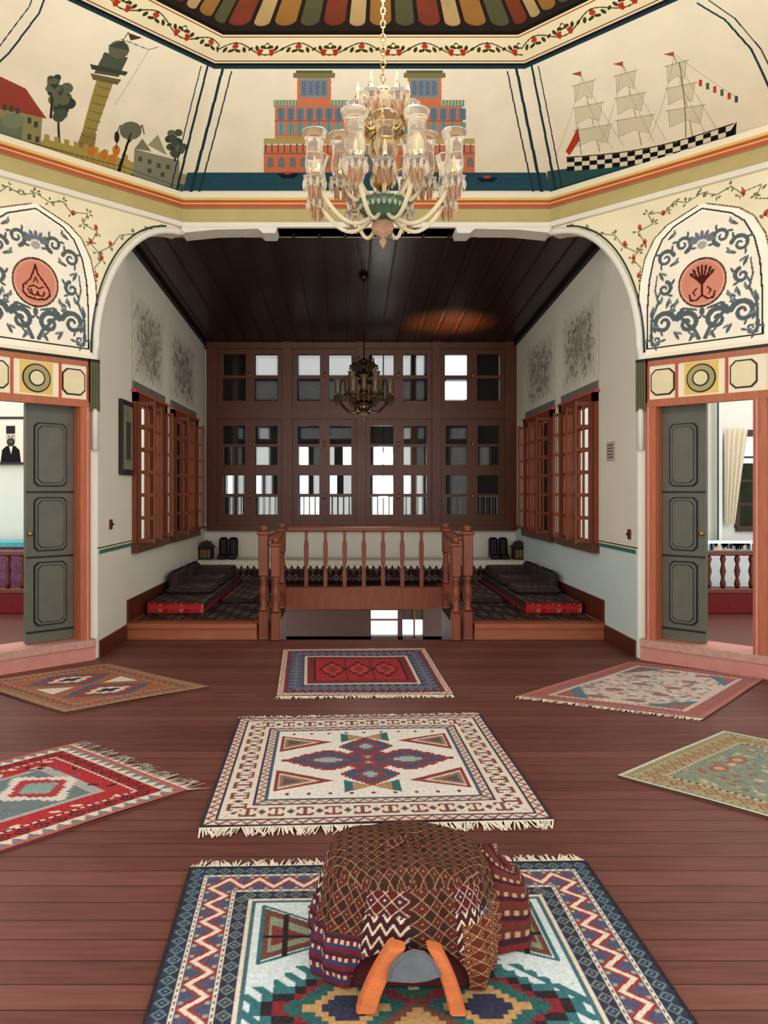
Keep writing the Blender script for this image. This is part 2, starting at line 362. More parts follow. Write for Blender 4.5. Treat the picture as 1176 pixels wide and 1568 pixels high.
def frieze(name,i,j):
    P=(Tt[i],Tt[j],Z2[j],Z2[i]); L=(Vector(Tt[j])-Vector(Tt[i])).length
    nx=int(L*170); ny=64; cv=Canvas(nx,ny,(.92,.88,.74))
    g=(.24,.26,.16); per=48
    cv.rect(0,0,nx,5,(.12,.12,.13)); cv.rect(0,8,nx,10,(.5,.3,.2)); cv.rect(0,57,nx,64,(.12,.10,.09)); cv.rect(0,52,nx,54,(.6,.35,.2))
    xs=np.linspace(0,nx,int(nx/2)); cv.line([(x,31+11*math.sin(x/per*math.pi)) for x in xs],2.2,g)
    k=0
    for x in np.arange(per/2,nx,per):
        s=1 if k%2 else -1; k+=1; y=31+s*11
        for a in (-.9,-.3,.3,.9): cv.ell(x+a*16,y-s*(7+3*abs(a)),5.5,2.6,g,rot=a*s*1.3)
        cv.ell(x+per*.5,31,4,2.3,g,.8)
        if k%2==0:
            for d in (-9,9): cv.poly([(x+d-5,31),(x+d+5,31),(x+d+3,21),(x+d,17),(x+d-3,21)],(.70,.24,.14)); cv.line([(x+d,32),(x,42)],1.8,g)
        else:
            cv.ell(x,y-s*16,5,4.5,(.72,.28,.16))
    cv.mesh(name,bil(*P),PAINT)
frieze('trim_garland_frieze',0,1); frieze('trim_garland_frieze',1,2); frieze('trim_garland_frieze',7,0)
mb=MB()
for i in (2,3,4,5,6):
    j=(i+1)%8; mb.add([Tt[i],Tt[j],Z2[j],Z2[i]],[(0,1,2,3)],CREAM)
fdk=mat('fan_dark',(.15,.11,.10),.6)
fm=[mat('fan_red',(.50,.25,.17),.6,var=.3),fdk,mat('fan_cream',(.74,.64,.46),.6,var=.2),fdk,mat('fan_ochre',(.62,.46,.24),.6,var=.2),fdk,mat('fan_olive',(.36,.36,.25),.6,var=.2),fdk]
wid=[3,.6,2.2,.6,3,.6,2.6,.6]
apex=(CX,3.97,5.62)
Z3=ring(1.75,5.39); Z3b=ring(1.80,5.395)
for i in range(8):
    j=(i+1)%8
    mb.add([Z3[i],Z3[j],Z3b[j],Z3b[i]],[(0,1,2,3)],fdk)
    a,b=Vector(Z3b[i]),Vector(Z3b[j]); tot=sum(wid)*3; acc=0
    for k in range(24):
        w=wid[k%8]; p=a.lerp(b,acc/tot); q=a.lerp(b,(acc+w)/tot); acc+=w
        mb.add([p,q,Vector(apex)],[(0,1,2)],fm[k%8])
        if w>1:
            c=(p+q)/2; r=(q-p).length/2; dr=(q-p).normalized(); inn=(Vector(apex)-c); inn.normalize()
            lo=[c+dr*r*math.cos(t)+inn*(r*1.1-r*.9*math.sin(t))-Vector((0,0,.004)) for t in [math.pi*m_/8 for m_ in range(9)]]
            mb.add([q-Vector((0,0,.004)),p-Vector((0,0,.004))]+lo[::-1],[tuple(range(11))],fdk)
mb.obj('ceiling_painted_fan',False)
# ---------------------------------------------------------------- diagonal walls
def arch_z(s): return 2.88+1.42*math.sqrt(max(0,1-(s/.97)**2.2))
apts=[(s,arch_z(s)) for s in [.97*math.sin(math.pi/2*i/20) for i in range(21)]]
def paneldraw(cv,kind):
    ink=(.10,.10,.10); G=(.36,.41,.43); wh=(.95,.94,.89)
    L=[(.985,2.90),(.99,3.3),(1.01,3.58),(1.06,3.80),(1.15,3.97),(1.27,4.07),(1.42,4.13),(1.55,4.18)]
    mir=lambda p:[(3.1-x,z) for x,z in p][::-1]
    full=L+mir(L)
    cv.poly(full+[(2.115,2.88),(.985,2.88)],(.92,.90,.84))
    for sg in (0,1):
        f=(lambda x:3.1-x) if sg else (lambda x:x)
        pth=[(.96,3.62),(.98,3.75),(.90,3.85),(1.02,3.98),(.95,4.1),(1.1,4.14),(1.05,4.25),(1.22,4.22),(1.3,4.3),(1.42,4.26),(1.55,4.31)]
        p2=[(.95,3.9),(.80,4.0),(.72,4.12),(.55,4.18),(.40,4.26),(.25,4.3)]
        cv.line([(f(x),z) for x,z in pth],1.4,(.40,.42,.32)); cv.line([(f(x),z) for x,z in p2],1.4,(.40,.42,.32))
        for x,z in pth[2:]+p2:
            for k in range(4):
                a=random.uniform(0,6.3); cv.ell(f(x+.035*math.cos(a)),z+.035*math.sin(a),.018,.009,(.46,.48,.36),a)
        for x,z in [(.96,3.68),(.91,3.86),(1.02,3.99),(.82,4.02),(.97,4.14),(1.2,4.22)]:
            cv.ell(f(x),z,.020,.026,(.72,.34,.28)); cv.ell(f(x),z-.012,.012,.012,(.55,.2,.15))
    cv.line(full,10,wh); cv.line([(x-.04,z+.025) for x,z in L],1.6,(.35,.2,.15)); cv.line([(3.1-x+.04,z+.025) for x,z in L],1.6,(.35,.2,.15))
    ins=[(1.55+(x-1.55)*.90,2.96+(z-2.90)*.945) for x,z in full]
    cv.line(ins+[ins[0]],2.2,ink)
    c=(1.55,3.50)
    def sp(x0,z0,r,turns,a0,d=1,w=6):
        pts=[]
        for i in range(26):
            t=i/25; a=a0+d*t*turns*6.283; rr=r*(1-.82*t); pts.append((x0+rr*math.cos(a),z0+rr*math.sin(a)))
        for m in (0,1): cv.line([((3.1-x) if m else x,z) for x,z in pts],w,G,w*.5)
        for i in (2,7,12):
            x,z=pts[i]
            for m in (0,1):
                xx=(3.1-x) if m else x; aa=a0+d*i/25*turns*6.283; ox=.035*math.cos(aa)*(-1 if m else 1); oz=.035*math.sin(aa)
                cv.ell(xx+ox,z+oz,.028,.011,G,math.atan2(oz,ox)+.5*(-1 if m else 1))
    sp(1.38,3.88,.080,1.3,-1.2,1,6); sp(1.22,3.78,.080,1.3,.3,1,6); sp(1.21,3.50,.065,1.2,1.2,-1,6); sp(1.20,3.18,.105,1.4,.3,1,8)
    sp(1.42,3.15,.105,1.3,2.6,-1,8); sp(1.13,3.03,.05,1.2,2.5,1,5)
    for m in (0,1):
        f=(lambda x:3.1-x) if m else (lambda x:x)
        cv.line([(f(1.52),3.0),(f(1.48),3.08),(f(1.33),3.24),(f(1.38),3.29),(f(1.50),3.26)],6,G,3)
        cv.line([(f(1.08),3.05),(f(1.09),3.25),(f(1.15),3.38),(f(1.12),3.5),(f(1.14),3.64)],4.5,G,2)
        for x,z,a in [(1.09,3.30,1.2),(1.10,3.14,2.2),(1.3,3.34,.4),(1.18,3.62,2),(1.28,3.98,.6),(1.12,2.99,0),(1.46,3.02,1),(1.32,3.05,2.1),(1.16,3.38,.7),(1.27,3.28,.1),(1.24,3.36,1.2),(1.30,3.72,.3)]:
            cv.ell(f(x),z,.048,.015,G,a*(-1 if m else 1)); cv.ell(f(x+.02),z+.02,.036,.012,(.46,.52,.54),(a+.7)*(-1 if m else 1))
    for a in np.linspace(-1.3,1.3,7): cv.ell(1.55+.09*math.sin(a),3.86+.07*math.cos(a),.045,.018,(.45,.48,.53),math.pi/2-a)
    cv.ell(1.55,3.84,.042,.036,(.66,.66,.64)); cv.ell(1.55,3.24,.025,.035,G)
    cv.ell(*c,.215,.225,(.30,.22,.21),n=40); cv.ell(*c,.20,.208,(.82,.62,.54),n=40); cv.ell(*c,.18,.186,(.80,.55,.47),n=40)
    dk=(.30,.14,.11)
    if kind=='drop':
        cv.line([(1.555,3.66),(1.53,3.58),(1.47,3.51),(1.425,3.45),(1.42,3.40),(1.46,3.36),(1.54,3.345),(1.62,3.36),(1.665,3.40),(1.66,3.46),(1.60,3.52),(1.57,3.60),(1.555,3.66)],2.6,dk)
        cv.line([(1.47,3.42),(1.48,3.385),(1.52,3.385),(1.53,3.42),(1.54,3.385),(1.58,3.385),(1.59,3.43)],2.6,dk)
        cv.line([(1.48,3.47),(1.52,3.45),(1.57,3.47),(1.61,3.45)],2.2,dk); cv.line([(1.53,3.50),(1.55,3.55),(1.57,3.50)],2,dk); cv.line([(1.62,3.43),(1.60,3.39)],2.2,dk)
        for x,z in ((1.50,3.36),(1.56,3.36),(1.63,3.47)): cv.ell(x,z,.006,.006,dk)
    else:
        for a in (-1.25,-.8,-.35,0,.35,.8,1.25):
            x1=1.55+.07*math.sin(a)*1.1; cv.line([(1.55,3.48),(1.55+.05*math.sin(a),3.54),(x1+.02*math.sin(a),3.555+.07*math.cos(a))],2.8,dk); cv.ell(x1+.02*math.sin(a),3.56+.08*math.cos(a),.012,.02,dk,-a)
        cv.line([(1.55,3.60),(1.55,3.42)],3,dk); cv.line([(1.44,3.40),(1.45,3.35),(1.50,3.345),(1.545,3.38),(1.55,3.43),(1.555,3.38),(1.60,3.345),(1.65,3.35),(1.66,3.40)],2.6,dk)
        cv.line([(1.50,3.45),(1.47,3.42),(1.49,3.39)],2,dk); cv.line([(1.60,3.45),(1.63,3.42),(1.61,3.39)],2,dk)
for sg,tag in ((-1,'left'),(1,'right')):
    M=diagM(sg)
    mb=MB(); mb.M=M
    upper=apts+[(.97,2.80),(3.1,2.80),(3.1,4.36),(0,4.36)]
    mb.prism(upper,0.0,.2,CREAM)
    mb.box((.95,0,0),(1.04,.2,2.85),WHITE)
    mb.box((2.10,0,0),(3.1,.2,2.85),WHITE)
    mb.box((1.04,0,2.42),(2.10,.2,2.85),WHITE)
    mb.obj('wall_diagonal_'+tag)
    r=.0065; nx=int(3.1/r)+1; ny=int(1.48/r)+1
    cv=Canvas(nx,ny,(.89,.86,.75)); cv.T=lambda x,z:(x/3.1*(nx-1),(z-2.88)/1.48*(ny-1))
    paneldraw(cv,'drop' if sg<0 else 'tree')
    cv.poly([(-.1,2.8)]+[(0-.1,apts[0][1])]+apts+[(.97,2.8)],None,mask=False)
    A=M@Vector((0,-.006,2.88)); Bq=M@Vector((3.1,-.006,2.88)); C=M@Vector((3.1,-.006,4.36)); D=M@Vector((0,-.006,4.36))
    cv.mesh('wall_painting_medallion',bil(A,Bq,C,D),PAINT)
    mb=MB(); mb.M=M
    mb.tube([(.985,-.02,2.0),(.985,-.02,2.6)]+[(s+.01,-.02,z+.01) for s,z in apts[::-1]],.035,WHITE,8)
    mb.tube([(s+.05,-.012,z+.05) for s,z in apts[::-1][:-2]],.008,DTEAL,6)
    mb.box((.955,-.062,2.45),(1.055,.0,2.86),BLACK)
    for k in range(6): mb.box((.958+k*.0165,-.07,2.40-.015*abs(k-2.5)),(.967+k*.0165,-.05,2.83),mat('capital_green',(.42,.44,.32)))
    mb.obj('trim_arch_'+tag)
    mb=MB(); mb.M=M
    mb.box((.99,-.035,2.84),(3.1,0,2.865),BLACK); mb.box((.99,-.03,2.865),(3.1,0,2.90),CREAM)
    mb.box((1.06,-.02,2.44),(3.1,0,2.84),CREAM)
    mb.box((1.06,-.035,2.79),(3.1,0,2.835),WOODO); mb.box((1.06,-.045,2.40),(3.1,0,2.47),WOODO)
    for s in (1.06,1.33,1.77,2.12,2.55): mb.box((s-.012,-.03,2.46),(s+.012,0,2.80),RED)
    for s in (1.20,1.91):
        o=[(s-.10,2.56),(s-.06,2.52),(s+.06,2.52),(s+.10,2.56),(s+.10,2.70),(s+.06,2.74),(s-.06,2.74),(s-.10,2.70)]
        mb.prism([(s+(x-s)*1.12,2.63+(z-2.63)*1.12) for x,z in o],-.03,-.019,BLACK); mb.prism(o,-.036,-.02,mat('beige_panel',(.84,.81,.67)))
    s=1.55
    mb.box((1.40,-.024,2.49),(1.70,-.018,2.78),YEL)
    for rr,mt,dd in ((.13,BLACK,.03),(.118,mat('band_olive',(.62,.60,.44)),.034),(.075,BLACK,.038),(.062,mat('medallion_cream',(.84,.81,.66)),.042)):
        o=[(s+rr*math.cos(a),2.63+rr*math.sin(a)) for a in [6.283*i/28 for i in range(28)]]; mb.prism(o,-dd,-.018,mt)
    for a,b in ((1.04,1.14),(1.99,2.10)):
        mb.box((a,-.04,.2),(b,-.001,2.42),WOODO); mb.box((a+.025,-.055,.2),(a+.045,-.03,2.40),PINK); 
    mb.box((1.14,.0,.2),(1.142,.2,2.42),WOODO)
    mb.box((1.0,-.06,0),(3.1,-.001,.13),PINK); mb.box((1.0,-.075,.13),(3.1,-.001,.2),mat('worn_pink',(.70,.56,.52),.6,var=.3,scale=20)); mb.box((1.04,0,.14),(2.10,.3,.2),PINK)
    mb.obj('trim_entablature_'+tag)
    mb=MB(); mb.M=M
    w=.40 if sg>0 else .45; x0=1.145
    mb.box((x0,.10,.21),(x0+w,.15,2.41),GREY)
    for z0,z1 in ((.36,.95),(1.05,1.55),(1.65,2.24)):
        def oct(i): 
            a,b,c,d=x0+.07+i,x0+w-.07-i,z0+i,z1-i; k=.035
            return [(a,c+k),(a+k,c),(b-k,c),(b,c+k),(b,d-k),(b-k,d),(a+k,d),(a,d-k)]
        mb.prism(oct(0),.088,.101,BLACK); mb.prism(oct(.012),.082,.101,GREY); mb.prism(oct(.03),.078,.101,BLACK); mb.prism(oct(.036),.074,.101,GREY)
        mb.box((x0,.09,z0-.06),(x0+w,.101,z0-.045),BLACK)
    mb.lathe([(0,0),(.018,.0),(.02,.02),(0,.04)],(x0+w-.03,.07,1.2),BRASS,10)
    mb.obj('door_1' if sg<0 else 'door_2')
# ---------------------------------------------------------------- front spandrel over alcove opening
mb=MB()
for sg in (-1,1):
    c=CX+sg*1.93; pts=[(c,4.38),(c,4.30),(c-sg*.35,4.335),(c-sg*.8,4.345),(c-sg*.85,4.30),(c-sg*.98,4.30),(c-sg*1.0,4.37)]
    mb.prism(pts,8.04,8.30,WHITE)
mb.box((CX-2.0,8.08,4.36),(CX+2.0,8.34,4.9),WHITE)
mb.obj('wall_arch_beam')
# ---------------------------------------------------------------- alcove
XL=-2.43; XR=2.77; YB=12.9; ZC=4.09
mb=MB(); CEM=plankmat('dark_ceiling_boards',(.13,.085,.06),(.25,.17,.125),.28,'X',.30,.35)
zc=lambda y: ZC+(YB-y)/(YB-8.2)*.28
mb.add([(XL-.3,8.2,zc(8.2)),(XR+.3,8.2,zc(8.2)),(XR+.3,YB+.2,zc(YB+.2)),(XL-.3,YB+.2,zc(YB+.2)),
        (XL-.3,8.2,4.55),(XR+.3,8.2,4.55),(XR+.3,YB+.2,4.55),(XL-.3,YB+.2,4.55)],[(0,1,2,3),(4,5,6,7),(0,1,5,4),(1,2,6,5),(2,3,7,6),(3,0,4,7)],CEM)
for k in range(19):
    x=XL+.14+k*.28
    mb.add([(x-.012,8.25,zc(8.25)-.012),(x+.012,8.25,zc(8.25)-.012),(x+.012,YB,zc(YB)-.012),(x-.012,YB,zc(YB)-.012),(x-.012,8.25,zc(8.25)),(x+.012,8.25,zc(8.25)),(x+.012,YB,zc(YB)),(x-.012,YB,zc(YB))],[(0,1,2,3),(0,1,5,4),(1,2,6,5),(2,3,7,6),(3,0,4,7)],WOODD)
mb.obj('ceiling_alcove')
mb=MB()
for x in (XL,XR): 
    s=1 if x<0 else -1; a,b=min(x,x+s*.05),max(x,x+s*.05)
    mb.add([(a,8.3,zc(8.3)-.06),(b,8.3,zc(8.3)-.06),(b,YB,ZC-.06),(a,YB,ZC-.06),(a,8.3,zc(8.3)),(b,8.3,zc(8.3)),(b,YB,ZC),(a,YB,ZC)],[(0,1,2,3),(0,1,5,4),(1,2,6,5),(2,3,7,6),(3,0,4,7)],BLACK)
mb.box((XL,YB-.08,ZC-.10),(XR,YB,ZC),WOOD)
mb.obj('trim_ceiling_beam')
WINS=[(8.68,9.95),(10.5,12.0)]; WZ0,WZ1=1.02,2.62
for x,tag,s in ((XL,'left',-1),(XR,'right',1)):
    mb=MB(); a,b=(x-.10,x) if s<0 else (x,x+.10)
    Y=7.44
    y0=Y
    for w0,w1 in WINS+[(YB+.2,0)]:
        mb.box((a,y0,1.05),(b,min(w0,YB+.2),WZ1),WHITE); y0=w1
    mb.box((a,Y,WZ1),(b,YB+.2,ZC+.4),WHITE)
    mb.box((a,Y,-.1),(b,YB+.2,1.02),BLUEW if s>0 else WHITE)
    mb.box((a,Y,1.02),(b,8.68,1.06),WHITE)
    mb.obj('wall_alcove_'+tag)
    mb=MB(); i=lambda t:(x-s*t)
    def bx(y0,z0,y1,z1,t,m): mb.box((min(x,i(t)),y0,z0),(max(x,i(t)),y1,z1),m)
    bx(7.46,1.0,8.6,1.03,.012,TEAL); bx(7.46,1.035,8.6,1.042,.01,YEL); bx(12.15,1.0,YB,1.03,.012,TEAL)
    bx(7.46,0,8.33,.16,.02,WOOD); bx(8.38,.175,YB-.01,.42,.02,WOOD) ; mb.obj('baseboard_'+tag)
    for n,(w0,w1) in enumerate(WINS+[]):
        nx,ny=120,110; cv=Canvas(nx,ny,(.76,.75,.71))
        for k in range(260):
            px,py=random.gauss(60,26),random.gauss(55,22); c=random.uniform(.52,.72); cv.ell(px,py,random.uniform(1,7),random.uniform(1,5),(c,c*.98,c*.93),random.uniform(0,3))
        yy,xx=np.mgrid[0:ny,0:nx]; e=np.minimum(np.minimum(xx,nx-1-xx)/22.,np.minimum(yy,ny-1-yy)/22.)+.25*np.sin(xx*.4)*np.cos(yy*.33); e=np.clip(e,0,1)[...,None]
        cv.im=cv.im*e+np.array((.85,.85,.81))*(1-e)
        X=i(.004); o=cv.mesh('faded_wall_painting',bil((X,w0-.1,2.85),(X,w1+.1,2.85),(X,w1+.1,3.85),(X,w0-.1,3.85)),PAINT)
    for n,(w0,w1) in enumerate(WINS):
        mb=MB()
        def wb(y0,z0,y1,z1,t0,t1,m): mb.box((min(i(t0),i(t1)),y0,z0),(max(i(t0),i(t1)),y1,z1),m)
        wb(w0-.09,WZ0-.06,w0+.01,WZ1+.09,-.10,.05,WOODS); wb(w1-.01,WZ0-.06,w1+.09,WZ1+.09,-.10,.05,WOODS)
        wb(w0-.09,WZ1-.01,w1+.09,WZ1+.09,-.10,.05,WOODS); wb(w0-.12,WZ0-.1,w1+.12,WZ0,-.10,.08,WOOD)
        wb(w0-.14,WZ1+.09,w1+.14,WZ1+.12,0,.06,RED); wb(w0-.1,WZ1+.12,w1+.1,WZ1+.22,0,.02,mat('lintel_grey',(.46,.46,.44)))
        mid=(w0+w1)/2
        # two casements, each a lattice of thin bars flush with the inner wall face
        for c0,c1 in ((w0,mid-.02),(mid+.02,w1)):
            wb(c0,WZ0,c0+.05,WZ1,0,.03,WOODS); wb(c1-.05,WZ0,c1,WZ1,0,.03,WOODS)
            for k in range(7):
                z=WZ0+.02+k*(WZ1-WZ0-.04)/6; wb(c0,z-.014,c1,z+.014,.004,.024,WOODS)
            for k in range(1,3):
                y=c0+(c1-c0)*k/3; wb(y-.010,WZ0,y+.010,WZ1,.004,.022,WOODS)
        wb(mid-.02,WZ0,mid+.02,WZ1,0,.045,WOODS)
        # folded-back lattice shutter standing off the far and near jambs
        for y,ln in ((w0-.02,.20),(mid,.12),(w1+.02,.10)):
            t1=.05+ln
            wb(y-.014,WZ0,y+.014,WZ1,t1-.03,t1,WOODS); wb(y-.014,WZ0,y+.014,WZ1,.05,.07,WOODS)
            for k in range(7):
                z=WZ0+.03+k*(WZ1-WZ0-.06)/6; wb(y-.010,z-.02,y+.010,z+.02,.05,t1,WOODS)
            for k in range(6):
                z=WZ0+.03+(k+.5)*(WZ1-WZ0-.06)/6; wb(y-.004,z-.11,y+.004,z+.11,.05+ln*.45,.05+ln*.55,WOODS)
        mb.obj('window_%d'%(n+1+(0 if s<0 else 2)))
mb=MB()
mb.box((XL-.16,YB,.10),(XR+.16,YB+.18,1.0),WHITE)
mb.box((XL-.16,YB,1.0),(XL+.08,YB+.18,ZC+.1),WHITE); mb.box((XR-.08,YB,1.0),(XR+.16,YB+.18,ZC+.1),WHITE)
mb.box((XL,YB,3.98),(XR,YB+.18,ZC+.1),WOODD)
for a,b in ((XL-.16,.35),(.80,.88),(1.22,XR+.16)): mb.box((a,YB,-1.0),(b,YB+.18,.10),WOODD)
mb.box((XL,YB,-3),(XR,YB+.18,-.82),WOODD); mb.box((XL,YB,-.30),(XR,YB+.18,.10),WOODD)
mb.box((.35,YB,-.56),(.80,YB+.05,-.53),WOOD); mb.box((1.06,YB,-.85),(1.09,YB+.05,-.3),WOOD); mb.box((.88,YB+.06,-.55),(1.22,YB+.1,-.3),WOODD)
mb.obj('wall_back')
wx=lambda x:(x-PX)/F*YB; wz=lambda y:H-(y-PY)/F*YB
mb=MB(); y0,y1=YB-.06,YB+.12
L0,R0=wx(318),wx(790)
mb.box((L0,y0,wz(808)),(R0,y1,wz(797)),WOOD); mb.box((L0,y0,wz(534)),(R0,y1,wz(520)),WOOD); mb.box((L0,y0-.02,wz(642)),(R0,y1,wz(627)),WOOD)
for a,b in ((318,334),(433,448),(546,559),(661,674),(772,790)): mb.box((wx(a),y0-.03,wz(808)),(wx(b),y1,wz(520)),WOOD)
mb.box((L0,YB-.12,wz(812)),(R0,YB,wz(804)),WOOD)
for a,b in ((334,433),(448,546),(559,661),(674,772)):
    m=(a+b)/2
    for p,q in ((a,m),(m,b)):
        for r in ((p,p+7),(q-7,q)): mb.box((wx(r[0]),y0+.03,wz(627)),(wx(r[1]),y1-.03,wz(534)),WOOD)
        for r in ((534,543),(575,580),(614,627)): mb.box((wx(p),y0+.035,wz(r[1])),(wx(q),y1-.04,wz(r[0])),WOOD)
        for r in ((p,p+8),(q-8,q)): mb.box((wx(r[0]),y0+.03,wz(797)),(wx(r[1]),y1-.03,wz(642)),WOOD)
        for r in ((642,652),(680,684),(712,728),(756,760),(788,797)): mb.box((wx(p),y0+.035,wz(r[1])),(wx(q),y1-.04,wz(r[0])),WOOD)
        mb.box((wx(p),YB+.04,wz(797)),(wx(q),YB+.046,wz(534)),PANE)
    for yy in (760,680,575): mb.lathe([(0,-.05),(.02,-.03),(.012,0),(.02,.03),(0,.05)],(wx(m),y0-.02,wz(yy)),BRASS,8)
mb.obj('window_5')
YG=15.0; gx=lambda x:(x-PX)/F*YG; gz=lambda y:H-(y-PY)/F*YG
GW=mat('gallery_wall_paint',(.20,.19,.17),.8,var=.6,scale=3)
DIM=[mat('dusty_pane_a',(.30,.33,.32),.3,alpha=.45,var=.5,scale=5),mat('dusty_pane_b',(.38,.40,.36),.3,alpha=.65,var=.6,scale=8),mat('dusty_pane_c',(.20,.24,.22),.3,alpha=.80,var=.7,scale=8)]  # grey see-through panes added to dim the daylight by differing amounts
rows=[(543,576,[(391,425,1),(457,491,1),(503,540,1),(570,607,1),(614,650,1),(680,717,0)]),(583,612,[(391,425,3),(457,491,3),(503,540,3),(570,607,3),(614,650,3),(680,717,0)]),
 (655,672,[(355,372,3),(396,412,2),(460,490,3),(505,538,3),(618,634,2),(640,650,3),(690,716,3)]),
 (684,712,[(352,370,3),(391,412,1),(458,472,0),(480,490,3),(502,512,1),(525,538,0),(572,607,0),(615,634,1),(638,650,3),(690,716,3),(735,750,3)]),
 (727,757,[(348,358,0),(364,373,1),(391,400,0),(406,416,1),(459,472,0),(480,491,1),(504,516,0),(526,538,1),(571,602,0),(615,630,0),(638,648,1),(690,716,3)]),
 (761,788,[(352,372,1),(395,425,1),(460,492,0),(504,540,1),(571,607,0),(614,648,1),(690,716,3)])]
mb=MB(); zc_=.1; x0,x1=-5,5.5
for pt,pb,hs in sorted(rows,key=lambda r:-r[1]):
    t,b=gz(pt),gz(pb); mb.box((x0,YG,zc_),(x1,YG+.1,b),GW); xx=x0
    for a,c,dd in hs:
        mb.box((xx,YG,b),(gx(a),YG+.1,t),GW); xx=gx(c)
        if dd: mb.box((gx(a),YG+.04,b),(gx(c),YG+.045,t),DIM[dd-1])
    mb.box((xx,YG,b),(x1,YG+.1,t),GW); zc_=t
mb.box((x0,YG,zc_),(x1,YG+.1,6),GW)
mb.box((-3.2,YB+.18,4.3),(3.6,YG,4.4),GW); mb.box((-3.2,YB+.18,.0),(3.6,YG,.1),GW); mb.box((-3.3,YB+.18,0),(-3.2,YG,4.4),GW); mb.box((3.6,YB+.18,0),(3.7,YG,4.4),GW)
GRW=mat('gallery_rail_grey',(.62,.64,.62),.7)
for y,h in ((1.12,.03),(1.50,.04)): mb.box((-3.2,YG-.1,y),(3.6,YG-.06,y+h),GRW)
for k in range(60):
    x=-3.0+k*.11; mb.box((x,YG-.09,1.13),(x+.03,YG-.06,1.52),GRW)
for k in range(5):
    x=gx(366+k*88); mb.box((x-.05,YG-.5,.1),(x+.05,YG-.4,4.3),mat('gallery_post',(.35,.25,.18)))
mb.obj('wall_gallery')
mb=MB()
GLARE=mat('lamp_glow',(1,.98,.94),emit=14.)  # glowing globes on rods, added to stand for sun glare in the windows
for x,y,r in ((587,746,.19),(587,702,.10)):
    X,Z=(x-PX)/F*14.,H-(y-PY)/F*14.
    mb.lathe([(0,-r)]+[(r*math.cos(a),r*math.sin(a)) for a in np.linspace(-1.3,1.3,9)]+[(0,r)],(X,14.,Z),GLARE,18)
    mb.tube([(X,14,Z+r),(X,14,4.3)],.012,DBRASS,6)
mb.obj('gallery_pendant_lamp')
# ---------------------------------------------------------------- platforms & stairwell
WX0,WX1=CX-.95,CX+.95; YS=9.5
RISER=mat('riser_wood',(.58,.34,.22),.5,var=.25,stretch=(1,6,6))
for tag,a,b in (('l',XL+.005,WX0-.23),('r',WX1+.23,XR-.005)):
    mb=MB(); mb.bbox((a,8.37,-.1),(b,YB-.01,.165),RISER,.008); mb.box((a,8.34,.12),(b,8.38,.172),RISER)
    mb.obj('seating_platform')
def kel(W,L,base,cols,seed=0,p=8):
    nx,ny=int(W/1.5)+1,int(L/1.5)+1; cv=Canvas(nx,ny,base); V,U=np.mgrid[0:ny,0:nx]*1.5
    t=np.abs((U/p)%1-.5)*2+np.abs((V/(p*1.3))%1-.5)*2; idx=((U//p)+(V//(p*1.3))).astype(int)%len(cols)
    for k,c in enumerate(cols): cv.im[(idx==k)&(t<.95)]=c
    cv.im[t<.4]=base; e=np.minimum(np.minimum(U,W-U),np.minimum(V,L-V)); cv.im[(e>3)&(e<5)]=cols[0]
    return cv
FAB=vmat('woven_fabric',.9,scale=60,var=.3,bump=.4)
def topcloth(name,x0,y0,x1,y1,z,base,cols,seed,p=8,parent=None):
    cv=kel((x1-x0)*100,(y1-y0)*100,base,cols,seed,p); o=cv.mesh(name,bil((x0,y0,z),(x1,y0,z),(x1,y1,z),(x0,y1,z)),FAB)
    if parent: o.parent=parent
    return o
DKC=[(.40,.38,.37),(.36,.19,.17),(.27,.25,.28),(.46,.41,.34)]
topcloth('platform_rug',XL+.06,8.6,WX0-.26,12.05,.169,(.20,.16,.16),DKC,1,12); topcloth('platform_rug',WX1+.26,8.6,XR-.06,12.05,.169,(.20,.16,.16),DKC,2,12)
mb=MB(); mb.box((WX0-.225,YS+.12,.12),(WX1+.225,YB-.01,.165),WOODD); mb.obj('stair_landing_platform')
mb=MB()
for k in range(11): mb.box((WX0+.01,8.36+k*.26,-.2-k*.19),(WX1-.01,8.36+k*.26+.28,-.16-k*.19),WOODD); mb.box((WX0+.01,8.36+k*.26,-.35-k*.19),(WX1-.01,8.38+k*.26,-.16-k*.19),WOOD)
mb.box((WX0-.2,8.48,-2.5),(WX0,YS-.08,0.16),WOODD); mb.box((WX1,8.48,-2.5),(WX1+.2,YS-.08,0.16),WOODD)
mb.obj('staircase')
mb=MB(); POST=mat('balustrade_wood',(.47,.25,.155),.42,var=.35,scale=5,stretch=(6,6,1))
def newel(x,y,z0,z1,w):
    mb.bbox((x-w,y-w,z0),(x+w,y+w,z0+.30),POST)
    mb.lathe([(w*.95,0),(w*1.1,.02),(w*.6,.05),(w*.9,.16),(w*.95,.24),(w*.55,.32),(w*.9,.36),(w*.6,.40)],(x,y,z0+.30),POST,16)
    mb.bbox((x-w,y-w,z0+.68),(x+w,y+w,z1-.08),POST); mb.bbox((x-w*1.3,y-w*1.3,z1-.09),(x+w*1.3,y+w*1.3,z1-.05),POST)
    mb.lathe([(w*.8,0),(w*.6,.02),(w*.8,.05),(0,.07)],(x,y,z1-.05),POST,12)
for s in (-1,1):
    newel(CX+s*1.11,8.41,0.001,1.22,.055); newel(CX+s*.97,8.30,0.001,1.10,.05)
    mb.bbox((CX+s*1.04-.05,8.4,1.06),(CX+s*1.04+.05,YS+.05,1.12),POST)
    mb.bbox((CX+s*1.04-.04,8.5,.30),(CX+s*1.04+.04,YS+.05,.36),POST)
    for k in range(1,5): y=8.45+k*.21; mb.box((CX+s*1.04-.012,y-.025,.33),(CX+s*1.04+.012,y+.025,1.08),POST)
    newel(CX+s*1.01,YS,.17,1.20,.045)
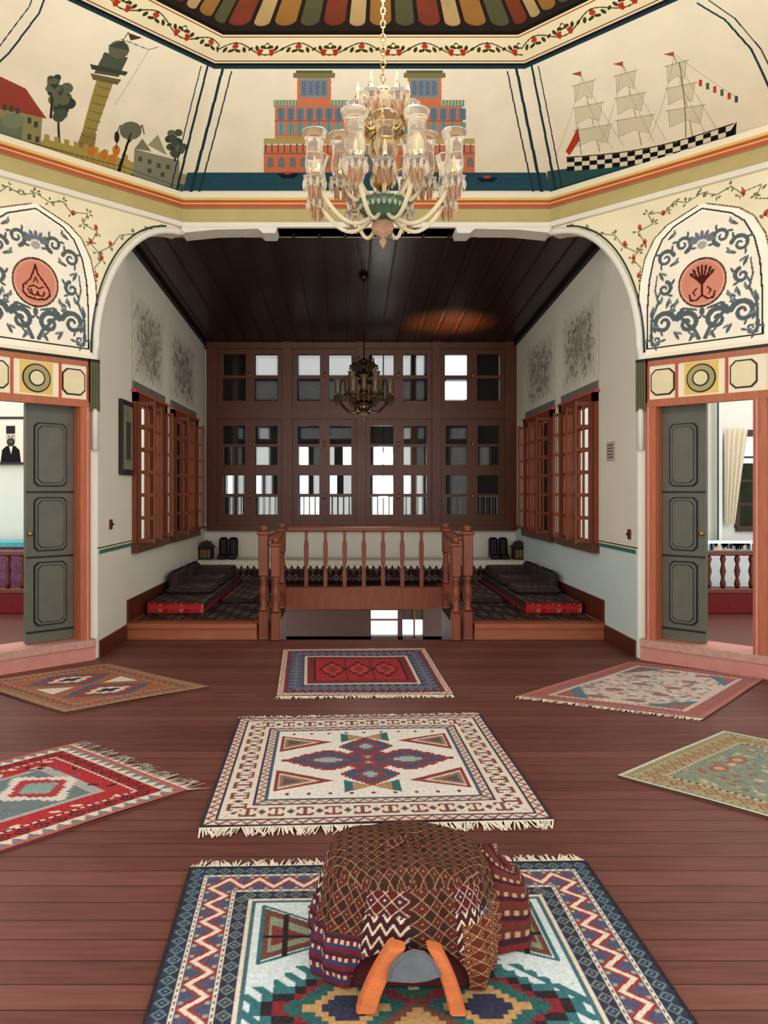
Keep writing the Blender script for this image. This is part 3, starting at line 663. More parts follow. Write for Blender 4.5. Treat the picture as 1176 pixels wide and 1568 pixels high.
mb.bbox((WX0,YS-.04,1.11),(WX1,YS+.05,1.17),POST); mb.bbox((WX0-.02,YS-.05,.15),(WX1+.02,YS+.02,.43),POST)
for k in range(7):
    x=WX0+.24+k*(WX1-WX0-.48)/6
    mb.prism([(x-.022,.42),(x+.022,.42),(x+.026,.6),(x+.014,.66),(x+.026,.72),(x+.03,.95),(x+.016,1.02),(x+.022,1.12),(x-.022,1.12),(x-.016,1.02),(x-.03,.95),(x-.026,.72),(x-.014,.66),(x-.026,.6)],YS-.015,YS+.015,POST)
mb.obj('stair_balustrade')
mb=MB(); mb.bbox((XL+.03,12.15,.172),(XR-.03,YB-.03,.50),mat('bench_cloth',(.24,.15,.15),.9,var=.7,scale=18),.03)
LACE=mat('white_lace',(.84,.82,.76),.9,var=.2,scale=40)
mb.box((XL+.03,12.13,.50),(XR-.03,12.7,.518),LACE)
n=52; w=(XR-XL-.06)/n
for k in range(n):
    x=XL+.03+k*w; mb.prism([(x,.518),(x+w,.518),(x+w,.45),(x+w*.75,.40),(x+w*.5,.385),(x+w*.25,.40),(x,.45)],12.115,12.13,LACE)
dv=mb.obj('divan_bench')
cv=kel(500,22,(.20,.14,.15),DKC,5,9); o=cv.mesh('bench_front_cloth',bil((XL+.06,12.14,.18),(XR-.06,12.14,.18),(XR-.06,12.14,.42),(XL+.06,12.14,.42)),FAB); o.parent=dv
REDC=[(.66,.20,.19),(.30,.30,.40),(.72,.52,.42),(.20,.14,.16)]
CD=mat('cushion_dark',(.24,.20,.20),.9,var=.8,scale=25)
for s,xa,xb in ((-1,XL+.06,XL+.72),(1,XR-.72,XR-.06)):
    mb=MB(); mb.bbox((xa,9.0,.172),(xb,12.0,.30),CD,.02)
    for y,h in ((9.7,.07),(10.5,.10),(11.3,.16)): 
        mb.bbox((xa+.04,y,.31),(xb-.04,y+.62,.31+h),CD,.03)
    # back pillows leaning on wall
    for y in (10.0,10.9): mb.bbox((xa+.0 if s<0 else xb-.12,y,.33),(xa+.12 if s<0 else xb,y+.7,.56),CD,.04)
    p=mb.obj('floor_mattress')
    topcloth('mattress_cover',xa-.01,9.0,xb+.01,12.0,.304,(.24,.21,.22),DKC,3,9,p)
    for k,(y,h) in enumerate(((9.7,.07),(10.5,.10),(11.3,.16))): topcloth('cushion_cover',xa+.06,y+.02,xb-.06,y+.60,.312+h,(.32,.28,.27),DKC,4,7,p)
    cv=kel((xb-xa)*100,10,(.60,.15,.13),REDC,6,6); o=cv.mesh('mattress_front',bil((xa+.0,8.996,.18),(xb-.0,8.996,.18),(xb-.0,8.996,.30),(xa+.0,8.996,.30)),FAB); o.parent=p
    X=xb if s<0 else xa; cv=kel(300,10,(.50,.14,.13),REDC,6,6); o=cv.mesh('mattress_side',bil((X-s*.003,9.0,.18),(X-s*.003,12.0,.18),(X-s*.003,12.0,.24),(X-s*.003,9.0,.24)),FAB); o.parent=p
    x0=(xb+.06) if s<0 else (xa-.50)
    mb=MB(); mb.bbox((x0,9.9,.172),(x0+.42,12.0,.225),CD,.01); q=mb.obj('floor_cushion')
    topcloth('cushion_cover',x0,9.9,x0+.42,12.0,.228,(.26,.19,.18),DKC,8,10,q)
for xp in (341,356,757,772):
    X=(xp-PX)/F*12.4; mb=MB(); mb.bbox((X-.07,12.45,.52),(X+.07,12.58,.86),BLK,.03); mb.bbox((X-.07,12.28,.52),(X+.07,12.44,.60),BLK,.02); mb.obj('leather_back_cushion')
for xp,s in ((316,-1),(795,1)):
    X=(xp-PX)/F*12.4; mb=MB(); DW=mat('dark_box_wood',(.20,.13,.09),.5,var=.5,scale=20)
    mb.bbox((X-.10,12.3,.52),(X+.10,12.55,.70),DW,.008); mb.bbox((X-.12,12.28,.70),(X+.12,12.57,.725),DW,.006)
    mb.prism([(X-.10,.725),(X+.10,.725),(X+.05,.80),(X-.05,.80)],12.32,12.53,DW); mb.bbox((X-.02,12.40,.80),(X+.02,12.44,.83),BRASS,.006)
    for k in (-1,0,1): mb.box((X+k*.055-.02,12.295,.55),(X+k*.055+.02,12.30,.67),mat('box_inlay',(.50,.38,.24)))
    mb.obj('wooden_chest_box')
mb=MB(); mb.bbox((XL+.002,8.08,1.78),(XL+.04,8.52,2.58),mat('frame_dark',(.15,.14,.12),.4),.008)
mb.box((XL+.04,8.13,1.84),(XL+.043,8.47,2.52),mat('old_print',(.50,.50,.42),.5,var=.5,scale=8))
mb.box((XL+.043,8.22,1.95),(XL+.046,8.38,2.35),mat('print_figure',(.25,.26,.22),.6,var=.5,scale=14)); mb.obj('framed_picture')
mb=MB(); Y=2.77*F/(936-PX); mb.bbox((XR-.01,Y-.12,1.93),(XR-.001,Y+.12,2.13),mat('plaque_grey',(.70,.68,.64),.5),.003)
for k in range(5): mb.box((XR-.013,Y-.09,1.96+k*.032),(XR-.009,Y+.09,1.97+k*.032),mat('plaque_text',(.35,.25,.25)))
mb.obj('wall_plaque')
for x,yy,zz,s in ((XL,7.8,1.27,1),(XR,7.62,1.18,-1)):
    mb=MB(); mb.bbox((min(x,x+s*.02),yy-.03,zz-.05),(max(x,x+s*.02),yy+.03,zz+.05),mat('knob_red',(.4,.1,.08)),.006); mb.lathe([(.015,0),(.02,.015),(0,.03)],(x+s*.025,yy,zz-.01),BLACK,10); mb.obj('wall_hook')
for s,tag in ((-1,'left'),(1,'right')):
    x=CX+s*4.12; a,b=min(x,x+s*.2),max(x,x+s*.2); mb=MB()
    mb.box((a,2.04,0),(b,5.85,.8),WHITE); mb.box((a,2.04,3.2),(b,5.85,4.36),CREAM)
    for y0,y1 in ((2.04,2.4),(3.7,4.2),(5.5,5.85)): mb.box((a,y0,.8),(b,y1,3.2),WHITE)
    mb.obj('wall_hall_'+tag)
# ---------------------------------------------------------------- side rooms
RF=mat('side_room_boards',(.36,.20,.16),.5,stretch=(1,8,1))
mb=MB(); mb.add([(2.90,7.45,.19),(3.2,7.25,.19),(5.0,5.42,.19),(8,5.42,.19),(8,10.5,.19),(2.90,10.5,.19)],[(0,1,2,3,4,5)],RF); mb.obj('floor_room_right')
mb=MB(); mb.add([(-2.56,7.45,.19),(-2.9,7.2,.19),(-4.7,5.42,.19),(-8,5.42,.19),(-8,10.5,.19),(-2.56,10.5,.19)],[(0,1,2,3,4,5)],RF); mb.obj('floor_room_left')
RW=mat('room_wall_white',(.82,.82,.79),.9,var=.03)
YR=10.5; rx=lambda x:(x-PX)/F*YR; rz=lambda y:H-(y-PY)/F*YR
mb=MB(); a,b=rx(1128),rx(1230); z0,z1=rz(808),rz(664)
mb.box((2.88,YR,.0),(a,YR+.15,3.4),RW); mb.box((b,YR,0),(8,YR+.15,3.4),RW); mb.box((a,YR,0),(b,YR+.15,z0),RW); mb.box((a,YR,z1),(b,YR+.15,3.4),RW)
mb.box((rx(1095)-.02,YR-.12,0.19),(rx(1095)+.04,YR,3.4),RW); mb.box((rx(1095)-.03,YR-.13,.19),(rx(1095)-.01,YR-.12,3.4),DTEAL)
mb.obj('wall_room_back_right')
mb=MB(); mb.box((8,5.4,0),(8.1,YR,3.4),RW); mb.obj('wall_room_right')
mb=MB()
mb.box((a-.02,YR-.04,z0-.05),(b,YR+.1,z0+.02),WOODD); mb.box((a,YR-.04,z1-.04),(b,YR+.1,z1+.05),WOODD)
for x in (a,a+.32,a+.64): mb.box((x-.035,YR-.02,z0),(x+.035,YR+.08,z1),WOODD)
for k in range(1,4): mb.box((a,YR,z0+k*(z1-z0)/4-.015),(b,YR+.05,z0+k*(z1-z0)/4+.015),WOODD)
mb.box((a,YR+.3,0),(b+.5,YR+.4,2.0),mat('dark_garden',(.25,.28,.22),.9,var=.5)); mb.obj('window_6')
cv=Canvas(50,80,(.86,.83,.76)); m=vmat('curtain_cloth',.9,scale=30,var=.06)
def cur(U,V):
    x=rx(1104)+(rx(1140)-rx(1104))*(U*(.45+.55*V)); z=rz(802)+(rz(658)-rz(802))*V; y=YR-.1+.03*np.sin(U*28)
    return np.stack([x,y,z],-1)
cv.mesh('window_curtain',cur,m)
def settee(X0,n,Yr,wd,depth):
    mb=MB(); X1=X0+.08+n*.165
    mb.bbox((X0,Yr,.86),(X1,Yr+.08,.92),wd,.01); mb.bbox((X0,Yr,.42),(X1,Yr+.08,.48),wd,.01)
    for k in range(n): mb.lathe([(.02,0),(.035,.05),(.018,.12),(.035,.2),(.018,.28),(.035,.34),(.02,.38)],(X0+.11+k*.165,Yr+.04,.48),wd,10)
    mb.bbox((X0,Yr+.0,.19),(X1,Yr+depth,.42),MIXR,.01); mb.obj('wooden_settee')
settee(3.72,9,8.9,WOOD,.7); settee(-4.9,9,8.9,WOOD,.7)
mb=MB(); mb.bbox((3.9,9.75,.19),(6.6,10.35,.95),mat('white_bench_cover',(.80,.84,.86),.9),.02)
for k in range(160):
    x=random.uniform(3.95,6.5); mb.box((x,9.742,random.uniform(.86,.93)),(x+.03,9.75,.945),random.choice([TEAL,YEL,PINK,BGLASS])); 
mb.obj('white_bench')
mb=MB(); mb.box((-8,YR,0),(-2.54,YR+.15,3.4),RW); mb.obj('wall_room_back_left')
mb=MB(); mb.box((-8.1,5.4,0),(-8,YR,3.4),RW); mb.obj('wall_room_left')
cv=Canvas(70,100,(.86,.84,.78)); k=(.10,.10,.10)
cv.poly([(8,0),(62,0),(58,28),(46,38),(24,38),(12,28)],k); cv.poly([(30,38),(40,38),(36,18)],(.85,.84,.8)); cv.ell(35,56,13,17,(.72,.68,.62)); cv.ell(35,46,11,10,(.25,.24,.23)); cv.rect(23,66,47,84,(.2,.17,.17)); cv.ell(30,59,2,1.4,k); cv.ell(40,59,2,1.4,k); cv.line([(35,58),(34,52),(36,51)],1.5,(.4,.36,.32))
cv.rect(30,47,40,49,(.55,.45,.42))
c0,c1,q0,q1=rx(-2),rx(38),rz(708),rz(642)
o=cv.mesh('portrait_print',bil((c0,YR-.035,q0),(c1,YR-.035,q0),(c1,YR-.035,q1),(c0,YR-.035,q1)),PAINT)
mb=MB(); mb.box((c0-.03,YR-.03,q0-.03),(c1+.03,YR,q1+.03),WOODD)
for u in ((c0-.03,q0-.03,c1+.03,q0),(c0-.03,q1,c1+.03,q1+.03),(c0-.03,q0,c0,q1),(c1,q0,c1+.03,q1)): mb.box((u[0],YR-.045,u[1]),(u[2],YR-.03,u[3]),BLACK)
p=mb.obj('framed_portrait'); o.parent=p
mb=MB(); mb.bbox((-6,9.75,.19),(-3.2,10.35,.95),mat('floral_sofa_cover',(.45,.30,.42),.9,var=.8,scale=12),.03); mb.box((-6,9.73,.90),(-3.2,10.35,.96),mat('sofa_lace',(.35,.65,.66),.9,var=.5,scale=15)); mb.obj('floral_sofa')
# ---------------------------------------------------------------- chandelier
def chandelier(c,sc,dark=False):
    mb=MB(); x,y,z=c; R=lambda r:r*sc
    if dark: arm=DBRASS;cup=DBRASS;gl=mat('amber_glass',(.35,.28,.20),.3,var=.2);body=DBRASS;dr=mat('smoky_crystal',(.38,.33,.28),.15,trans=.4);acc=DBRASS
    else: arm=IVORY;cup=CRYST;gl=GLASS;body=GGLASS;dr=CRYST;acc=BRASS
    P=lambda pr:[(a*sc,b*sc) for a,b in pr]
    mb.lathe(P([(0,-.02),(.012,0),(.02,.02),(.008,.04),(.05,.06),(.058,.09),(.05,.12),(.02,.13)]),(x,y,z),dr if dark else RUBY,14,flute=.06)
    mb.lathe(P([(.02,.12),(.05,.13),(.10,.165),(.135,.21),(.125,.22),(.06,.225),(.03,.25),(.018,.28)]),(x,y,z),body,36,flute=.08)
    mb.lathe(P([(.018,.28),(.045,.31),(.06,.35),(.055,.39),(.02,.42),(.018,.43)]),(x,y,z),acc,20,flute=.05)
    mb.lathe(P([(.018,.42),(.014,.46),(.035,.47),(.07,.50),(.065,.53),(.02,.54),(.012,.60),(.04,.64),(.02,.68),(.015,.74),(.06,.77),(.045,.80),(.012,.82)]),(x,y,z),acc,14)
    def drops(cx,cy,cz,r,n,l,mm):
        for k in range(n):
            a=6.283*k/n; px,py=cx+r*math.cos(a),cy+r*math.sin(a)
            mb.lathe([(0,-l),(.008*sc,-l*.7),(.009*sc,-l*.35),(0,0)],(px,py,cz),mm,5,sm=False)
    def lamp(a,r,zc,zin,chim,dip,k=1.):
        ux,uy=math.cos(a),math.sin(a); pts=[];N=14
        for i in range(N+1):
            t=i/N; rr=.03+(r-.03)*t; zz=zin+(zc-zin)*t*t-dip*math.sin(math.pi*min(1,t*1.05))*(1-.1*t)
            pts.append((x+ux*R(rr),y+uy*R(rr),z+R(zz)))
        pts.append((x+ux*R(r),y+uy*R(r),z+R(zc+.01)))
        mb.tube(pts,.011*sc,arm,8)
        C=(x+ux*R(r),y+uy*R(r),z+R(zc)); Q=lambda pr:[(p*sc*k,q*sc*k) for p,q in pr]
        mb.lathe(Q([(.01,0),(.02,.005),(.052,.02),(.058,.032),(.03,.034),(.018,.036)]),C,cup,16,flute=.06)
        mb.lathe(Q([(.024,.034),(.026,.05),(.016,.055),(.014,.07)]),C,acc,12)
        drops(C[0],C[1],C[2]+.025*sc,.053*sc*k,10,.06*sc,dr); drops(C[0],C[1],C[2],.026*sc*k,6,.085*sc,RUBY if not dark else dr)
        if chim: mb.shell(Q([(.026,.035),(.044,.06),(.050,.10),(.042,.15),(.044,.20),(.062,.255)]),C,gl,20,flute=.025); mb.tube([(C[0]+.062*sc*k*math.cos(q),C[1]+.062*sc*k*math.sin(q),C[2]+.255*sc*k) for q in [6.283*u/20 for u in range(21)]],.0025*sc,CRYST if not dark else gl,5)
        else: mb.lathe(Q([(.012,.03),(.012,.08),(.006,.10),(0,.13)]),C,gl,8)
        mb.lathe(Q([(.008,.04),(.010,.10),(.004,.125),(0,.14)]),C,arm,8)
        if not dark:
            mb.lathe(P([(.0,.03),(.013,.04),(.0,.055)]),(C[0]+ux*.03*sc,C[1]+uy*.03*sc,C[2]),BGLASS,8); mb.lathe(P([(.0,.03),(.011,.04),(.0,.055)]),(C[0]-uy*.04*sc,C[1]+ux*.04*sc,C[2]-.01),mat('ruby_bead',(.55,.18,.2),.2),8)
    for k in range(8): lamp(2*math.pi*(k+.5)/8,.375,.26,.17,True,.10)
    for k in range(8): lamp(2*math.pi*k/8,.22,.36 if k%2 else .31,.26,True,.05)
    for k in range(6): lamp(2*math.pi*k/6,.13,.69,.62,False,.04,1.1)
    for k in range(6):
        a=2*math.pi*k/6+.5; ux,uy=math.cos(a),math.sin(a)
        mb.tube([(x+ux*R(r_),y+uy*R(r_),z+R(z_)) for r_,z_ in ((.03,.60),(.08,.57),(.12,.60),(.11,.64),(.08,.63))],.008*sc,acc,6)
    drops(x,y,z+R(.53),R(.07),14,.07*sc,dr); drops(x,y,z+R(.20),R(.128),28,.035*sc,dr); drops(x,y,z+R(.36),R(.06),10,.06*sc,dr)
    drops(x,y,z+R(.79),R(.06),12,.07*sc,dr)
    return mb
mb=chandelier((CX,3.97,2.87),1.0)
zt=5.60; z=3.68; k=0
while z<zt:
    a=k%2; pts=[(CX+(.012*math.cos(t) if a else 0),3.97+(0 if a else .012*math.cos(t)),z+.02+.022*math.sin(t)) for t in [6.283*i/8 for i in range(9)]]
    mb.tube(pts,.0035,BRASS,5); z+=.034; k+=1
mb.obj('crystal_chandelier',False)
mb=chandelier((CX,9.55,2.50),.92,True)
mb.tube([(CX,9.55,3.2),(CX,9.55,4.24)],.008,DBRASS,6); mb.lathe([(.01,0),(.05,.03),(.06,.08)],(CX,9.55,4.20),DBRASS,14)
mb.obj('brass_chandelier',False)
# ---------------------------------------------------------------- rugs
def gnd(x,y): Y=F*H/(y-PY); return ((x-PX)/F*Y,Y)
def tri(a,p): return np.abs(((a/p)%1)*2-1)
def rug(name,corners,W,Lg,res,layers,field,fcol,fr=(True,True),frl=.05,fringe_col=(.84,.82,.76),fade=.12):
    nx,ny=int(W/res)+1,int(Lg/res)+1; cv=Canvas(nx,ny,fcol)
    V,U=np.mgrid[0:ny,0:nx]*1.0; U*=W/(nx-1); V*=Lg/(ny-1)
    e=np.minimum(np.minimum(U,W-U),np.minimum(V,Lg-V)); hor=np.minimum(V,Lg-V)<np.minimum(U,W-U)
    a=np.where(hor,U-W/2,V-Lg/2)
    cv.T=lambda x,y:(x/W*(nx-1),y/Lg*(ny-1))
    field(cv,U,V)
    for (e0,e1,typ,cA,cB,per) in layers:
        m=(e>=e0)&(e<e1); 
        if cA is not None: cv.im[m]=cA
        h=e1-e0; q=(e-e0)/h
        if typ=='zig': b=np.abs(q-(.15+.7*tri(a,per)))<.16
        elif typ=='zig3':
            d=q-(.2+.6*tri(a,per)); cv.im[m&(np.abs(d)<.26)]=(.56,.20,.20); b=np.abs(d)<.11
            dd=(np.abs(((a/(per/2))%1)-.5)<.12)&((np.abs(q-.12)<.07)|(np.abs(q-.88)<.07)); cv.im[m&dd]=(.62,.60,.50)
        elif typ=='tri': b=q<tri(a,per)
        elif typ=='dia': b=(np.abs(tri(a,per)-.5)*2+np.abs(q-.5)*2)<.85
        elif typ=='dot': b=(tri(a,per)>.55)&(np.abs(q-.5)<.28)
        elif typ=='dd':
            t=np.abs(((a/per)%1)-.5)*2+np.abs(q-.5)*2; b=((t<.95)&(t>.62))|(t<.3)
        elif typ=='hook':
            f=(a/per)%1; b=((np.abs(q-.5)<.3)&(np.abs(f-.5)<.06))|((np.abs(np.abs(q-.5)-.28)<.06)&(np.abs(f-.5)<.28))|((np.abs(np.abs(f-.5)-.25)<.05)&(np.abs(q-.5)<.3)&(np.abs(q-.5)>.1))
            t=np.minimum(f,1-f)*4+np.abs(q-.5)*3; cv.im[m&(t<.6)]=(.35,.30,.34)
        else: b=np.zeros_like(m)
        cv.im[m&b]=cB
    w=np.random.normal(0,.02,(ny,nx,1)); cv.im=np.clip(cv.im*(1-fade)+fade*np.array((.62,.56,.54))+w,0,1)
    c=[np.array((p[0],p[1],.012)) for p in corners]
    def pf(U_,V_):
        P=bil(*c)(U_,V_); P[...,2]+=.003*np.sin(P[...,0]*5)*np.sin(P[...,1]*4)+.003; return P
    o=cv.mesh(name,pf,FAB)
    mb=MB(); FRM=mat('fringe_'+str(fringe_col),fringe_col,.9)
    lowc=[(p[0],p[1],.001) for p in corners]; hic=[(p[0],p[1],.011) for p in corners]
    EDG=mat('rug_edge',(.35,.25,.22),.9)
    mb.add(lowc+hic,[(0,1,5,4),(1,2,6,5),(2,3,7,6),(3,0,4,7)],EDG)
    for flag,(i,j,k) in zip(fr,((0,1,3),(3,2,0))):
        if not flag: continue
        A=Vector((*corners[i],.012)); Bv=Vector((*corners[j],.012)); d=(A-Vector((*corners[k],.012))).normalized(); t=(Bv-A); n=int(t.length/.007); tn=t.normalized()
        for q in range(n):
            p=A+t*(q+.5)/n; g=math.sin(q*.7)*.25+math.sin(q*.23)*.3; l=frl*random.uniform(.6,1.15); sk=tn*(random.uniform(-.3,.3)+g)*l; w_=tn*.004
            e_=p+d*l+sk; e_.z=.004; 
            mb.add([p-w_,p+w_,(p+e_)/2+w_*1.1+Vector((0,0,random.uniform(0,.004))),e_+w_*.6,e_-w_*.6,(p+e_)/2-w_],[(0,1,2,5),(5,2,3,4)],FRM)
    f=mb.obj('fringe',False); f.parent=o
    return o
NAV=(.16,.18,.27); CRM=(.82,.79,.73); RDK=(.54,.17,.18); TL=(.19,.41,.44); BRN=(.40,.26,.22); OCH=(.68,.54,.35); WHT=(.82,.84,.84); BK=(.14,.12,.14)
def sdia(U,V,cx,cy,a,b,q=4.):
    x=np.floor(np.abs(U-cx)/q)*q; y=np.floor(np.abs(V-cy)/q)*q; return x/a+y/b
def f3(cv,U,V):
    W,L=168,168; cv.im[:]=(.78,.84,.85)
    cy=78
    d=sdia(U,V,W/2,cy,52,38,3.5)
    hk=(d>=.95)&(d<1.15)&(((U+V)//4)%2==0); cv.im[hk]=TL
    cv.im[d<1]=TL; cv.im[d<.90]=BK; cv.im[d<.82]=(.46,.14,.17)
    for dx in (-22,22):
        d=sdia(U,V,W/2+dx,cy,19,15,2.); cv.im[d<1]=(.14,.34,.34); cv.im[d<.65]=OCH; cv.im[d<.4]=NAV
    d=sdia(U,V,W/2,cy+14,14,10,2.); cv.im[d<1]=(.20,.36,.30); cv.im[d<.5]=(.75,.72,.62)
    d=sdia(U,V,W/2,cy-10,14,14,2.); cv.im[d<1]=BRN; cv.im[d<.6]=OCH
    for s in (-1,1):
        for cy in (114,42):
            sg=1 if cy>80 else -1; x0=W/2-s*42
            cv.poly([(x0-s*8,cy+sg*20),(x0+s*22,cy+sg*2),(x0-s*8,cy-sg*12)],BRN); cv.poly([(x0-s*6,cy+sg*15),(x0+s*15,cy+sg*2),(x0-s*6,cy-sg*8)],(.50,.56,.48)); cv.poly([(x0-s*5,cy+sg*9),(x0+s*8,cy+sg*2),(x0-s*5,cy-sg*4)],(.46,.2,.2))
            cv.line([(x0-s*9,cy+sg*22),(x0+s*24,cy+sg*2),(x0-s*9,cy-sg*14)],2.5,TL,closed=True)
            cv.rect(x0-s*8,cy+1,x0+s*20,cy+2.5,BK); cv.rect(x0-1,cy-sg*10,x0+1,cy+sg*16,BK)
    for k in range(10):
        x=W/2-36+k*8
        for y in (131,135): cv.ell(x+(y%2)*3,y,1.3,1.6,(.45,.3,.2))
bl,br=gnd(106,1950),gnd(1326,1950); tl,tr=gnd(290,1333),gnd(897,1322)
rug('patterned_kilim_rug',[bl,br,tr,tl],168,168,.5,[(0,1.2,'s',BK,BK,5),(1.2,7.2,'dd',NAV,(.36,.48,.50),5.5),(7.2,8.6,'dot',CRM,BK,3),(8.6,20,'zig3',(.28,.31,.42),CRM,12),(20,21.2,'dot',CRM,BK,3),(21.2,27,'dd',NAV,(.42,.48,.46),6),(27,28.2,'s',CRM,CRM,3),(28.2,30,'s',(.25,.40,.44),CRM,3)],f3,WHT,(False,True),.075)
def f2(cv,U,V):
    W,L=180,180; cv.im[:]=(.86,.86,.84)
    dl=[(W/2,90,17,15),(W/2-25,90,20,13),(W/2+25,90,20,13),(W/2,66,13,12),(W/2,114,13,12)]
    for cx,cy,a,b in dl:
        d=sdia(U,V,cx,cy,a*1.35,b*1.35,2.2); cv.im[d<1]=(.56,.24,.24); cv.im[d<.78]=(.27,.32,.44); cv.im[d<.45]=(.52,.28,.3); cv.im[d<.25]=(.55,.68,.7)
    for cy in (48,132):
        for s in (-1,1): cv.poly([(W/2,cy),(W/2+s*16,cy+9),(W/2+s*16,cy-9)],TL); cv.poly([(W/2,cy),(W/2+s*11,cy+5),(W/2+s*11,cy-5)],OCH)
    for sx in (-1,1):
        for sy in (-1,1):
            cx,cy=W/2+sx*22,90+sy*28
            cv.poly([(cx,cy+sy*6),(cx+sx*34,cy-sy*12),(cx+sx*34,cy+sy*20)],(.54,.22,.22)); cv.poly([(cx+sx*8,cy+sy*6),(cx+sx*32,cy-sy*7),(cx+sx*32,cy+sy*17)],(.80,.76,.68)); cv.poly([(cx+sx*12,cy+sy*6),(cx+sx*31,cy-sy*4),(cx+sx*31,cy+sy*14)],(.52,.44,.40)); cv.poly([(cx+sx*19,cy+sy*6),(cx+sx*29,cy),(cx+sx*29,cy+sy*11)],(.38,.32,.32))
    for k in range(9):
        x=W/2-48+k*12
        for y in (38,142): cv.ell(x,y,1.2,1.6,(.5,.15,.15))
rug('white_field_kilim_rug',[gnd(305,1271),gnd(848,1258),gnd(736,1097),gnd(366,1103)],180,180,.7,[(0,1.6,'s',NAV,NAV,3),(1.6,7,'zig',CRM,(.54,.28,.28),7),(7,8.4,'s',NAV,NAV,3),(8.4,24,'hook',(.84,.81,.76),(.46,.27,.27),15),(24,25.4,'s',NAV,NAV,3),(25.4,30,'zig',CRM,(.50,.28,.28),6),(30,31.6,'s',(.28,.34,.44),NAV,3)],f2,WHT,(True,True),.085)
def f1(cv,U,V):
    W=118;L=95; cv.im[:]=(.62,.18,.21)
    for k in (-1,0,1):
        cx=W/2+k*20; d=sdia(U,V,cx,L/2,9,15,2); cv.im[d<1]=(.25,.14,.18); cv.im[d<.75]=(.72,.26,.26); cv.im[d<.3]=(.5,.2,.2)
    for cx in (W/2-10,W/2+10): cv.line([(cx,26),(cx,L-26)],1.4,BK); cv.line([(cx-3,L/2),(cx+3,L/2)],2,BK)
rug('red_runner_rug',[gnd(424,1068),gnd(694,1066),gnd(650,995),gnd(434,997)],118,95,.7,[(0,4,'zig',CRM,(.6,.3,.3),4),(4,6,'s',(.5,.2,.22),NAV,3),(6,18,'dd',(.25,.28,.39),(.50,.51,.57),6),(18,20,'s',CRM,CRM,2),(20,25,'dd',(.54,.2,.22),(.3,.2,.25),5),(25,26,'s',BK,BK,3)],f1,RDK,(True,True),.06)
def f4(cv,U,V):
    W,L=122,190; cv.im[:]=(.64,.17,.19); cx=W/2
    d=np.maximum(np.abs(U-cx)/30,np.abs(V-L/2)/66); cv.im[d<1]=(.62,.63,.62); cv.im[d<.90]=(.40,.46,.48)
    for cy in (50,95,140):
        d=sdia(U,V,cx,cy,24,20,2.5); cv.im[d<1]=(.80,.78,.75); cv.im[d<.7]=(.62,.22,.24); cv.im[d<.4]=(.5,.6,.58)
    for k in range(150):
        x,y=random.uniform(20,W-20),random.uniform(20,L-20)
        if abs(x-cx)>30 or abs(y-L/2)>66: cv.ell(x,y,3.4,1.6,random.choice([BK,(.3,.38,.48),(.84,.76,.68),(.30,.12,.14)]),random.choice((0,.8,1.6,2.4)),n=5)
A=np.array(gnd(105,1143)); Bp=np.array(gnd(288,1213)); d=np.array((-.70,-.714))*1.9
rug('red_tribal_rug',[tuple(A+d),tuple(Bp+d),tuple(Bp),tuple(A)],122,190,.8,[(0,3,'s',(.70,.35,.32),CRM,3),(3,9,'tri',CRM,(.42,.48,.50),7),(9,18,'dd',(.62,.17,.19),BK,9),(18,20,'dot',CRM,BK,4)],f4,RDK,(False,True),.12)
def f5(cv,U,V):
    W,L=120,145; cv.im[:]=(.58,.37,.26); 
    for cx,cy in ((60,45),(60,100)):
        d=sdia(U,V,cx,cy,34,24,3); cv.im[d<1]=(.30,.34,.45); cv.im[d<.72]=(.56,.25,.20); cv.im[d<.45]=(.80,.76,.68); cv.im[d<.2]=NAV
    for s in (-1,1):
        cv.poly([(60+s*36,60),(60+s*36,85),(60+s*12,72)],(.80,.78,.72))
T_,R_,B_=[np.array(gnd(*p)) for p in ((165,1018),(322,1054),(98,1094))]; L_=T_+B_-R_
rug('orange_kilim_rug',[tuple(B_),tuple(R_),tuple(T_),tuple(L_)],120,145,.8,[(0,3,'s',(.54,.40,.33),CRM,3),(3,9,'tri',(.48,.41,.36),(.64,.49,.38),5),(9,18,'dd',(.60,.43,.32),(.40,.24,.2),8),(18,20,'dot',(.5,.36,.3),CRM,4)],f5,RDK,(False,False),.04)
def f6(cv,U,V):
    W,L=125,185; cv.im[:]=(.74,.70,.66)
    for k in range(340):
        x,y=random.uniform(18,W-18),random.uniform(18,L-18); cv.ell(x,y,random.uniform(1.5,4.5),random.uniform(.8,2.2),random.choice([(.45,.45,.48),(.64,.40,.38),(.40,.50,.54),(.84,.80,.75)]),random.uniform(0,3),n=7)
    for sx in (0,1):
        for sy in (0,1):
            x=18 if sx==0 else W-18; y=18 if sy==0 else L-18; a=26*(1 if sx==0 else -1); b=40*(1 if sy==0 else -1); cv.poly([(x,y),(x+a,y),(x,y+b)],(.34,.44,.50)); cv.poly([(x,y),(x+a*.6,y),(x,y+b*.6)],(.60,.36,.34))
    for k in range(5):
        for m_ in (0,1): x=W/2+(-1)**m_*random.uniform(8,26); y=30+k*32; cv.ell(x,y,7,5,(.62,.38,.36)); cv.ell(x,y,3.5,2.6,(.40,.46,.52))
Lq=gnd(792,1068); Bq=gnd(1078,1103); 
rug('pink_border_rug',[Lq,Bq,(3.52,6.55),(2.62,7.20)],125,185,.8,[(0,2,'s',(.66,.46,.42),CRM,3),(2,4,'dot',(.60,.34,.33),(.8,.7,.66),4),(4,15,'dd',(.63,.36,.34),(.50,.42,.42),8),(15,18,'dot',CRM,(.4,.4,.45),4)],f6,RDK,(True,False),.05)
